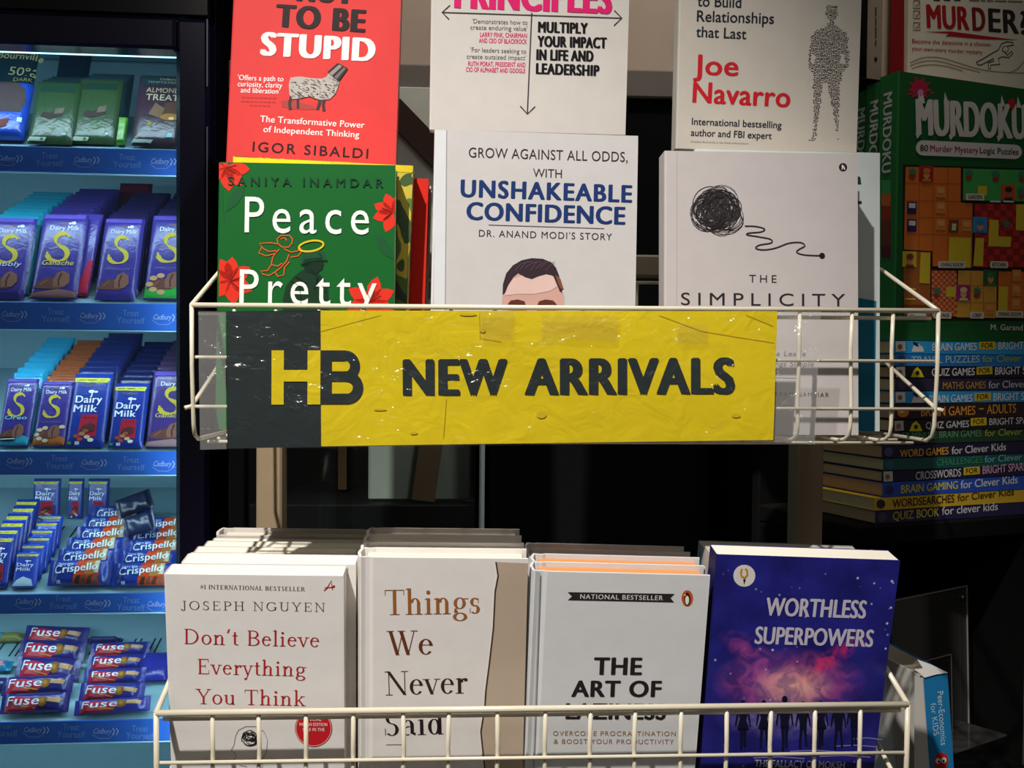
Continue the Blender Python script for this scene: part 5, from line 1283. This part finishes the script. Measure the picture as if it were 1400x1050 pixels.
# spine colour, label, list of (text, x0, x1, baseline left, baseline right, cap, colour) in the crop's pixels
FORB = lambda x0, x1, yl, yr: ('box', x0, x1, yl, yr)
PB = [
 ('1f78ba', 'bright blue spined puzzle book on top of the pile under the green book', [('BRAIN GAMES', 540, 752, 139, 135, 38, WH), FORB(765, 842, 133, 131), ('BRIGHT SPARKS', 855, 1100, 133, 128, 38, 'b8c4cc')], ('c8c4bc', 'bird')),
 ('155a94', 'deep blue spined puzzle book, second from the top of the pile', [('TRAVEL PUZZLES', 440, 765, 200, 194, 36, '7fa0b8'), ('for Clever Kids', 780, 1050, 194, 188, 36, '7a8a3a')], ('3a3a4a', None)),
 ('141214', 'black spined puzzle book with yellow triangle, third from the top', [('QUIZ GAMES', 537, 742, 259, 255, 38, WH), FORB(752, 828, 253, 250), ('BRIGHT SPARKS', 840, 1085, 253, 246, 38, WH)], ('b8b4ac', 'tri')),
 ('211d33', 'dark indigo spined puzzle book with brown lettering, fourth from the top', [('MATHS GAMES', 590, 795, 322, 318, 36, '8a6a30'), ('for Clever Kids', 808, 1075, 318, 310, 36, '9090a4')], ('3a3040', None)),
 ('1f74b2', 'bright blue spined puzzle book in the middle of the pile', [('BRAIN GAMES', 523, 732, 387, 382, 38, 'b0bcc8'), FORB(742, 820, 378, 375), ('BRIGHT SPARKS', 832, 1080, 378, 370, 38, 'b8c4cc')], ('b4b0a8', 'bird')),
 ('221416', 'maroon spined puzzle book with orange lettering in the pile', [('BRAIN GAMES', 485, 745, 452, 444, 46, 'b8702a'), ('-', 762, 785, 430, 430, 46, 'b8702a'), ('ADULTS', 800, 940, 440, 434, 46, 'b8702a')], ('a8682a', 'ball')),
 ('141214', 'black spined puzzle book with yellow triangle, below the maroon one', [('QUIZ GAMES', 508, 715, 512, 503, 34, '9a9a9c'), FORB(724, 800, 498, 494), ('BRIGHT SPARKS', 812, 1050, 494, 484, 34, '9a9a9c')], ('8a8680', 'tri')),
 ('16321f', 'dark green spined puzzle book in the pile', [('10-MINUTE BRAIN GAMES', 400, 775, 562, 548, 34, '4a6a50'), ('for Clever Kids', 790, 1050, 548, 536, 34, '7a7a3a')], ('2a3a2c', None)),
 ('17122a', 'near black spined puzzle book with gold and white lettering', [('WORD GAMES', 385, 617, 648, 634, 38, 'b87c2a'), ('for Clever Kids', 632, 892, 634, 614, 38, 'a8a8ae')], ('3c3a5a', None)),
 ('12403c', 'dark teal spined puzzle book in the lower pile', [('CHALLENGES', 560, 780, 690, 674, 34, '2f6a4a'), ('for Clever Kids', 790, 1050, 674, 655, 34, '5a8a90')], ('2a4a5a', None)),
 ('17142a', 'navy spined puzzle book with grey and pink lettering in the lower pile', [('CROSSWORDS', 460, 677, 756, 738, 40, '9a9aa0'), FORB(690, 768, 734, 728), ('BRIGHT SPARKS', 780, 1010, 728, 708, 40, 'a87a90')], ('9a9488', None)),
 ('1b3c8c', 'royal blue spined puzzle book with yellow lettering, third from the bottom', [('BRAIN GAMING', 390, 662, 820, 798, 40, 'b8982a'), ('for Clever Kids', 675, 948, 798, 772, 40, 'b0b4c0')], ('2a2a4a', None)),
 ('a8801e', 'mustard yellow spined puzzle book, second from the bottom of the pile', [('WORDSEARCHES', 350, 645, 888, 862, 40, '241c14'), ('for Clever Kids', 660, 930, 858, 828, 36, '3a2c14')], ('2a2430', None)),
 ('1c1636', 'dark violet spined puzzle book at the bottom of the pile', [('QUIZ', 350, 450, 948, 940, 42, '8a7a30'), ('BOOK', 465, 572, 938, 928, 42, 'a8922c'), ('for clever kids', 585, 853, 924, 900, 40, 'a8a8b4')], ('3a3440', None)),
]
DEP = .13
for k, (sc_, lab, txt, (lc, ic)) in enumerate(PB):
    yb, yt, xl = PILE_Y[k + 1], PILE_Y[k], PILE_X[k]
    # bottom and top from the pile's common left reference, so every book lies flat on the next
    vb0 = SH.px(1206, PILE_Y[k + 1])[1] + .0003; vt0 = SH.px(1206, yt)[1] - .0003; ul0 = SH.px(xl, (yb + yt) / 2)[0]
    f = Fr(SH.W(ul0, vb0), SH.u, SH.v); Lh = .205; th = vt0 - vb0
    root = thing('puzzle_book', lab, 'book', 'puzzle books in the pile', f.M4())
    m = MB(); c_ = .0006
    m.box((0, 0, -DEP), (Lh, c_, 0), sc_); m.box((0, th - c_, -DEP), (Lh, th, 0), sc_); m.box((0, c_, -c_), (Lh, th - c_, 0), sc_ + '/g')
    p = Print(f, m)
    for t_ in txt:
        if t_[0] == 'box':
            _, x0, x1, yl, yr = t_; a, b = o3(x0, yl), o3(x1, yr); hh = 10.5
            p.P([a, b, (b[0], b[1] - hh), (a[0], a[1] - hh)], 'b88a1e', 1); p.T('FOR', a[0] + 3.2, a[1] - 2.2, b[0] - 3.2, b[1] - 2.2, 6.6, '2a2014', .014, lay=2)
        else:
            s_, x0, x1, yl, yr, cap, col = t_; a, b = o3(x0, yl), o3(x1, yr); p.T(s_, a[0], a[1], b[0], b[1], cap / 3.5 * .92, col, .02, .96, lay=2, strikes=2)
    ym = (yb + yt) / 2
    if lc in ('c8c4bc', 'b8b4ac', 'b4b0a8', '8a8680', '9a9488'): p.P([(xl + 1.5, ym - 7), (xl + 14, ym - 7.5), (xl + 14.5, ym + 6), (xl + 2, ym + 7)], lc, 1); p.E(xl + 7, ym, 3.2, 3.5, '6a5238', 2)
    else: p.E(xl + 9, ym, 6, 6.2, lc, 1)
    if ic == 'bird': p.P([(xl + 23, ym + 7), (xl + 26, ym - 2), (xl + 32, ym - 4), (xl + 39, ym + 1), (xl + 40, ym + 7)], 'b8b4b0', 1); p.P([(xl + 24, ym - 7), (xl + 31, ym - 5), (xl + 33, ym), (xl + 27, ym - 2)], '1c1a1a', 2)
    if ic == 'tri': p.P([(xl + 22, ym + 7), (xl + 26, ym - 3), (xl + 31, ym - 7), (xl + 36, ym - 2), (xl + 40, ym + 7)], 'b89a22', 1); p.E(xl + 31, ym + 1, 2.6, 3, '2a2014', 2)
    if ic == 'ball': p.E(xl + 10, ym + 1, 8, 6.4, 'a8602a', 2); p.E(xl + 8, ym - 1, 3.5, 3, 'c89a5a', 3)
    m.build('cover', root)
    m = MB(); m.bbox((.0008, c_ + .0001, -DEP + .002), (Lh - .001, th - c_ - .0001, -c_ - .0003), ('c89c72/p', 'b88e68/p', 'a8805e/p')[k % 3], .0002); m.build('page_block', root)

# the green puzzle book standing on the pile
vtop = SH.px(1206, PILE_Y[0])[1] + .0004
PM = plane_from((1230, 100), 1.02, RY, 0); PM = Fr(SH.W(0, 0, -.004), SH.u, SH.v)
B = make_book('puzzle_book', 'dark green puzzle book with a coloured house plan cover standing on the pile', PM, (1228.6, 97), (1440, 115), .027, '14421f', roll=0, floor=vtop, page='e0d6c0/p', spine='1f5a2a', group='green house plan puzzle books')
p = B.pr; CW = 'a8a094'
a_ = lambda x, y: (1160 + x / 4.375, y / 4.375); g_ = lambda x, y: (1160 + x / 4.375, 220 + y / 4.375)
p.E(1257, 121, 11, 12, '8a1c34', 1, 16); p.star(1257, 121, 17, '8a1c34', 9, 10, .55, 1)
for a, q in ((20, 18), (150, 15), (250, 14), (75, 20)): p.E(1257 + q * math.cos(R(a)), 121 + q * math.sin(R(a)), 2.4, 1.8, '8a1c34', 1, 10)
p.P([(1255, 132), (1262, 130), (1264, 141), (1256, 142)], 'b0a8b0', 2); p.E(1258, 127, 4, 5, 'a06a84', 2)
# hand lettered title with pointed legs
LT = {'M': [(0, 0, -6), (0, 1, 0)], }
p.T('MURDOKU', 1252, 184, 1403, 190, 47, CW, .022, .96, lay=3, strikes=4)
for x, y in ((1254, 184), (1299.5, 186), (1365, 188)): p.P([(x - 3, y - 2), (x + 6, y - 2), (x - 1, y + 6)], CW, 3)
for x, y in ((1292.5, 136), (1257, 138), (1370, 140), (1392, 142)): p.P([(x - 3, y + 5), (x + 4, y + 6), (x - 1.5, y - 10)], CW, 3)
p.P([(1376, 138), (1384, 134), (1388, 142), (1383, 152)], '8a1c24', 4)
pill = [(1251.4 + 10 + 10 * math.cos(R(a)), 202.3 + 10.4 * math.sin(R(a))) for a in range(90, 271, 20)] + [(1396.6 - 10 + 10 * math.cos(R(a)), 207.8 + 9.8 * math.sin(R(a))) for a in range(-90, 91, 20)]
p.P(pill, 'a8a098', 3)
for s_, x0, x1, y0, y1, c in (('80', 425, 473, 903, 905, '1e1c1c'), ('Murder Mystery', 485, 772, 905, 917, '7a1620'), ('Logic Puzzles', 782, 1012, 917, 927, '1e1c1c')): p.T(s_, *a_(x0, y0), *a_(x1, y1), 8.2, c, .018, 1, lay=4, strikes=2)
def room(pts, key, lay=2): p.P([g_(*q) for q in pts], key, lay)
room([(325, 22), (1260, 50), (1240, 960), (325, 950)], '1a1512', 1)
OG = 'a8521e'
room([(340, 36), (670, 42), (668, 250), (740, 255), (735, 636), (500, 630), (500, 540), (330, 530)], OG, 2)
room([(685, 46), (1250, 60), (1250, 245), (683, 236)], '2f7a3a', 2)
def checks(x0, y0, x1, y1, nx, ny, c1, c2):
    room([(x0, y0), (x1, y0 + (x1 - x0) * .012), (x1, y1), (x0, y1)], c1, 2)
    for i in range(nx):
        for j in range(ny):
            if (i + j) % 2:
                xa, xb = x0 + (x1 - x0) * i / nx, x0 + (x1 - x0) * (i + 1) / nx; ya, yb_ = y0 + (y1 - y0) * j / ny, y0 + (y1 - y0) * (j + 1) / ny
                room([(xa, ya + 2), (xb, ya + 2), (xb, yb_), (xa, yb_)], c2, 3)
checks(752, 256, 1250, 636, 13, 10, '8a2420', '6a1818')
checks(495, 655, 645, 930, 9, 16, '9a3a24', 'b06a40')
room([(325, 540), (488, 545), (488, 930), (330, 925)], '7a4420', 2); room([(335, 760), (400, 762), (400, 772), (335, 770)], 'b09030', 3); room([(335, 820), (400, 822), (400, 832), (335, 830)], 'b09030', 3); room([(330, 860), (480, 862), (480, 872), (330, 870)], '5a2c14', 3)
room([(655, 655), (885, 660), (882, 940), (645, 935)], 'a8742c', 2); room([(895, 660), (1250, 668), (1245, 945), (890, 938)], OG, 2)
for x in (418, 502, 590): room([(x, 40), (x + 4, 40), (x + 2, 535 if x < 500 else 630), (x - 2, 535 if x < 500 else 630)], '84400f', 3)
for y in (130, 235, 335, 435): room([(338, y), (668 if y < 250 else 738, y + 6), (668 if y < 250 else 738, y + 10), (338, y + 4)], '84400f', 3)
for y in (745, 845): room([(650, y), (1245, y + 6), (1245, y + 9), (650, y + 3)], '7a5218', 3)
for x in (728, 805, 970): room([(x, 660), (x + 4, 660), (x, 935), (x - 4, 935)], '7a5218', 3)
YT = 'a88a22'
for q in ([(600, 458), (728, 462), (724, 640), (592, 632)], [(756, 460), (806, 462), (800, 630), (742, 628)], [(838, 352), (893, 354), (893, 452), (968, 455), (966, 515), (832, 510)], [(1000, 260), (1060, 262), (1056, 418), (996, 414)], [(428, 548), (486, 550), (482, 735), (420, 730)], [(770, 150), (825, 152), (822, 210), (768, 206)], [(582, 752), (640, 755), (636, 815), (578, 812)], [(895, 750), (950, 752), (945, 930), (890, 926)]): room(q, YT, 4)
def pot(x, y, s_=1): p.E(*g_(x, y + 18 * s_), 4.6 * s_, 4.4 * s_, '7a2420', 4, 12); p.star(*g_(x, y - 8 * s_), 7 * s_, '2f5a44', 7, 20, .45, 5)
for x, y in ((378, 72), (717, 78), (878, 88), (1035, 92), (1030, 190), (940, 385), (525, 785), (765, 785)): pot(x, y)
for x, y in ((548, 190), (548, 285), (548, 385), (703, 392), (1003, 690), (1000, 780), (998, 860), (840, 890)):
    room([(x - 28, y - 40), (x + 26, y - 38), (x + 28, y + 30), (x - 30, y + 28)], 'b0622c', 4); room([(x - 20, y - 30), (x + 18, y - 29), (x + 18, y + 5), (x - 20, y + 4)], 'bc7440', 5)
def face(x, y, bg, skin, hair):
    room([(x - 42, y - 50), (x + 42, y - 48), (x + 40, y + 46), (x - 44, y + 44)], bg, 4); p.E(*g_(x, y + 4), 4.2, 6.2, skin, 5, 14); p.E(*g_(x, y - 18), 5, 4, hair, 6, 12); room([(x - 22, y + 30), (x + 22, y + 31), (x + 26, y + 46), (x - 28, y + 44)], hair, 6)
face(462, 78, '7a1c18', 'b0703a', '9a5a24'); face(362, 590, '9a8420', 'a0603a', '5a2c1c'); face(952, 190, '9a3a20', '7a4a34', '22201e'); face(783, 385, '1f6a9a', 'a86a48', '2a5a7a'); face(845, 700, '22482c', 'a86a3c', '2c5a34'); face(683, 790, '7a1c54', 'b08050', 'b09070')
for y in (283, 388): room([(348, y - 40), (404, y - 38), (402, y + 36), (346, y + 34)], '241a44', 4); room([(356, y - 30), (396, y - 29), (395, y), (356, y - 1)], 'a8a4a8', 5)
room([(598, 352), (656, 354), (654, 430), (594, 428)], '5a3018', 4); room([(615, 375), (640, 376), (636, 418), (612, 416)], 'a89878', 5)
for s_, x0, x1, y in (('GARDEN', 697, 802, 216), ('LIVING ROOM', 532, 690, 620), ('KITCHEN', 842, 944, 620), ('LOUNGE', 502, 606, 922), ('LOBBY', 722, 800, 922), ('DINING ROOM', 878, 1034, 916), ('Closet', 348, 455, 930)):
    A_, B_ = g_(x0, y), g_(x1, y + 2); p.P([(A_[0], A_[1] - 4.5), (B_[0], B_[1] - 4.5), (B_[0] + 1, B_[1]), (B_[0], B_[1] + 4.6), (A_[0], A_[1] + 4.6), (A_[0] - 1, A_[1])], 'a89c8c', 7); p.T(s_, A_[0] + 2.5, A_[1] + 2.5, B_[0] - 2.5, B_[1] + 2.5, 5, '2a221c', .01, lay=8)
for x in (872, 950): room([(x - 32, 238), (x + 32, 240), (x + 32, 250), (x - 32, 248)], 'a8a49c', 6)
p.T('M. Garand', 1353.8, 451, 1397.7, 451.6, 7.6, 'b0aaa0', .014, strikes=2, lay=2)
# spine lettering runs down
q = B.spine_print()
def vtext(pr_, s_, x, y0, y1, capw, key, bold=.02, strikes=3, lay=1):
    # text turned clockwise, running from y0 down to y1, capital height capw pixels across
    vs, fs = text_geo(s_, min(bold, BMAX), 1.04); xs = [v[0] for v in vs]; mn, mx = min(xs), max(xs)
    a = Vector(pr_.fr.px(x[0], y0)); b = Vector(pr_.fr.px(x[1], y1)); d = (b - a); Lm = d.length; d /= Lm
    rgt = Vector(pr_.fr.px(x[0] + capw, y0)) - a; up = Vector((-d.y, d.x)); H = abs(rgt.dot(up)) / CAPH; z = pr_.z(lay)
    for st in range(strikes):
        o_ = (st - (strikes - 1) / 2) * .04 * CAPH * H
        out = [a + d * ((vx - mn) * Lm / (mx - mn) + o_) + up * (vy * H) for vx, vy in vs]
        pr_.mb.add([(w_.x, w_.y, z + st * 5e-5) for w_ in out], fs, key)
vtext(q, 'MURDOKU', (1208.5, 1206.2), 129, 237, 11.5, 'b8b4ac')
for y0, y1, c in ((246, 264, '2f7a4a'), (264, 281, 'a8521e'), (281, 300, '7a2c18'), (300, 335, '5a2c20'), (335, 352, '4a1c28')): q.P([(1205.5, y0), (1218.2, y0 + 1), (1217.8, y1 + 1), (1205.2, y1)], c, 1)
B.done(); MU = B
for k in range(2):
    f = B.fr; o = f.O - f.n * (.031 * (k + 1)) + f.u * (.010 * (k + 1)); dup(B.root, Fr(o, f.u, f.v).M4(), f'dark green puzzle book hidden in shade, {ORD[k]} behind the standing house plan cover', 'green house plan puzzle books')

# the cream mystery book on the upper board
PX_ = Fr(SH.W(0, 0, -.050), SH.u, SH.v)
a = Vector(PX_.px(1236, 60)); b = Vector(PX_.px(1450, 60)); zb = SH.W(0, vM + .0053).z
f = Fr(PX_.W(a.x, zb), PX_.u, PX_.v)
B = Book('mystery_book', 'cream mystery paperback with red title and chalk outline above the green book', 'book', f, b.x - a.x, .21, .022, 'b2a68e', page='d8ccb0/p', spine='7a1a1c')
p = B.pr
p.P([(1236, -40), (1242, -40), (1240, 99), (1236, 99)], '8a7c66', 1)
for pts in ([(1244, 86), (1262, 79), (1285, 79), (1310, 86), (1340, 95), (1372, 99), (1400, 100)], [(1244, 90), (1262, 84), (1285, 84), (1310, 91), (1340, 99)], [(1246, 94), (1264, 89), (1290, 90), (1316, 97)], [(1378, 100), (1390, 95), (1400, 84)]): p.L(smooth(pts, 4), 1.0, '6a5e4a', 1)
DR_ = '7a1418'
p.T('MUR', 1267, 37.6, 1325.5, 41, 31, DR_, .022, .98, strikes=4); p.T('D', 1329.5, 41.5, 1347.5, 42.5, 31, '5a1418', .022, strikes=4); p.T('ER?', 1351.5, 43, 1405, 47, 31, '231a1c', .022, strikes=4)
for x_ in (1276, 1290, 1304): p.P([(x_, -14), (x_ + 9, -14), (x_ + 9, 1.5), (x_, 1)], '231a1c', 1)
p.P([(1264, 43.5), (1300, 43), (1345, 49), (1393, 55), (1345, 54), (1300, 50), (1292, 50), (1297, 46)], DR_, 1)
p.T('Become the detective in a choose-', 1247, 59, 1355.4, 63.6, 5.6, '84241f', .012); p.T('your-own-story murder mystery', 1246.5, 69, 1343, 74.2, 5.6, '84241f', .012)
for y in (6, 20, 36):
    p.L([(1249, y - 5), (1257.5, y - 5), (1257.5, y + 5.5), (1248.6, y + 5.5)], 1, '3a342c', 1, True); p.L([(1250.5, y), (1252.5, y + 3.5), (1256.5, y - 3)], 1, '7a2420', 2)
m_ = lambda L_: [a_(*q_) for q_ in L_]
p.L(m_([(765, 372), (800, 355), (860, 318), (895, 300), (915, 262), (945, 250), (985, 255), (988, 270), (955, 275), (935, 285), (925, 305), (950, 330), (975, 308), (985, 318), (958, 345), (920, 340), (895, 350), (905, 385), (850, 390), (848, 415), (838, 412), (835, 375), (870, 365), (868, 350), (790, 390), (770, 385)]), 1.1, '2c2824', 1, True)
p.E(*a_(938, 295), 4.6, 4.6, '2c2824', 1, 16); p.E(*a_(938, 295), 3.6, 3.6, 'b2a68e', 2, 16)
for x_, w_ in ((1325, 14), (1341, 6), (1349, 9), (1360, 16), (1378, 20)): p.L([(x_, .5 + (x_ - 1325) * .03), (x_ + w_, .5 + (x_ + w_ - 1325) * .03)], 1.6, '5a5244', 1)
B.done()
f2 = Fr(f.O - f.n * .034 + f.u * .002, f.u, f.v)
B = Book('mystery_book', 'beige spined paperback with a small black heart standing behind the red spine', 'book', f2, .15, .205, .026, '8a7a66', page='c8bca4/p', spine='8a7c6a')
q = B.spine_print(); q.E(1197.5, 81, 2.2, 3, '1e1a18', 1, 12)
for y0, y1 in ((10, 22), (25, 34), (37, 52), (55, 62)): q.P([(1196.6, y0), (1198.8, y0), (1198.6, y1), (1196.4, y1)], '4a4036', 1)
B.done()

LIFT[0] = 1.0
# ---------------------------------------------------------------- by the basket end: acrylic stand and a slim blue book with torn jacket
PA = plane_from((1222, 820), 1.06, 33, 2)
a = Vector(PA.px(1222, 820)); b = Vector(PA.px(1321.6, 800)); zl = SH.W(0, vlow).z + .0006
d = (b - a).normalized(); up = Vector((-d.y, d.x)); u = PA.u * d.x + PA.v * d.y; v = PA.u * up.x + PA.v * up.y
TLp = PA.W(a.x, a.y); h_ = (TLp.z - zl - .028) / v.z
st = thing('acrylic_stand', 'clear acrylic stand tilted against the dark bookcase behind the slim blue book', 'stand', M4=Fr(TLp - v * h_, u, v).M4()); W_ = (b - a).length
m = MB(); m.bbox((0, 0, -.004), (W_, h_, 0), 'acrylic', .0006); m.build('back_plate', st)
for A_, B_, nm in (((0, h_ - .0012, 0), (W_, h_, .0012), 'edge'), ((W_ - .0012, 0, 0), (W_, h_ - .0012, .0012), 'edge')):
    m = MB(); m.box(A_, B_, '8a8682/g'); m.build('polished_edge', st)
uu = Fr(TLp - v * h_, u, v).px(1300, 900)
m = MB(); fi = Fr(TLp - v * h_, u, v); a2 = Vector(fi.px(1262, 902)); b2 = Vector(fi.px(1299, 895)); c2 = Vector(fi.px(1303, 1020))
m.add([(b2.x, c2.y, .001), (b2.x + .0012, c2.y, .001), (b2.x + .0012, b2.y, .001), (b2.x, b2.y, .001)], [(0, 1, 2, 3)], '9a9690'); m.add([(a2.x, b2.y, .001), (b2.x, b2.y, .001), (b2.x, b2.y + .0012, .001), (a2.x, b2.y + .0012, .001)], [(0, 1, 2, 3)], '9a9690'); m.build('inner_edge', st)
m = MB(); m.tube([(W_ - .009, h_ - .012, -.001), (W_ - .009, h_ - .012, .003)], .003, '8a8478/m', 12); m.build('screw', st)
m = MB(); m.bbox((0, -.002, -.02), (W_, 0.0, .045), 'acrylic', .0005); m.build('foot_plate', st)

PP = plane_from((1280, 925), .93, 12, -1)
a = Vector(PP.px(1261.5, 925.5)); b = Vector(PP.px(1295.5, 920)); c = Vector(PP.px(1270, 1050))
up = (a - c).normalized(); d = Vector((up.y, -up.x)); u = PP.u * d.x + PP.v * d.y; v = PP.u * up.x + PP.v * up.y
TLp = PP.W(a.x, a.y); h_ = (TLp.z - zl) / v.z; W_ = (b - a).length
f = Fr(TLp - v * h_, u, v)
pk = thing('paperback_book', 'slim blue spined book with torn white jacket top beside the lower basket end', 'book', M4=f.M4())
m = MB(); m.bbox((0, 0, -.10), (.0006, h_, 0), 'd0ccc4', .0001); m.bbox((W_ - .0006, 0, -.10), (W_, h_, 0), '1f76ac', .0001); m.bbox((.0006, 0, -.0008), (W_ - .0006, h_, 0), '1f76ac/g', .0002)
p = Print(f, m)
vtext(p, 'Peer-Economics', (1281.3, 1286.5), 946, 1019, 8, 'b8ccd8', .006, 1); vtext(p, 'for KIDS', (1272, 1276.5), 962, 1006, 7.5, 'a8c4d4', .006, 1)
p.P([(1285, 1028), (1294, 1031), (1297, 1040), (1292, 1052), (1280, 1052), (1276, 1042), (1279, 1032)], 'b02c20', 1)
p.E(1282, 1040, 3.6, 4, 'd8d4d0', 2, 14); p.E(1290, 1039, 3.6, 4, 'd8d4d0', 2, 14); p.E(1283, 1041, 1.5, 1.8, '1a1614', 3, 10); p.E(1289.5, 1040, 1.5, 1.8, '1a1614', 3, 10)
m.build('cover', pk)
m = MB(); m.bbox((.0009, .001, -.099), (W_ - .0009, h_ - .001, -.001), '8c8274/p', .0002); m.build('page_block', pk)
# torn jacket: a jagged white sheet folded over the head and the side
m = MB()
def jag(x, y, z=0): q_ = f.px(x, y, z); return (q_[0], q_[1], z)
pts = [(1258, 921), (1250, 915), (1262, 914), (1254, 901.5), (1274, 909), (1296, 919.8), (1280, 922), (1264, 926.5)]
fz = .0012
P = [jag(x, y, fz) for x, y in pts]
m.poly([(q_[0], q_[1]) for q_ in P], fz, 'f4f2ec'); m.poly([(q_[0], q_[1]) for q_ in P][::-1], fz - .0003, 'd2cfc8')
m.build('torn_jacket', pk, label='torn white paper at the head')
m = MB(); P = [jag(x, y, .001) for x, y in ((1251, 924), (1261.5, 927), (1270, 1050), (1272, 1100), (1252, 1100), (1250, 1050))]
m.poly([(q_[0], q_[1]) for q_ in P], .001, 'c6c2ba'); m.poly([(q_[0], q_[1]) for q_ in P], .0006, 'c6c2ba')
m.build('torn_jacket', pk)
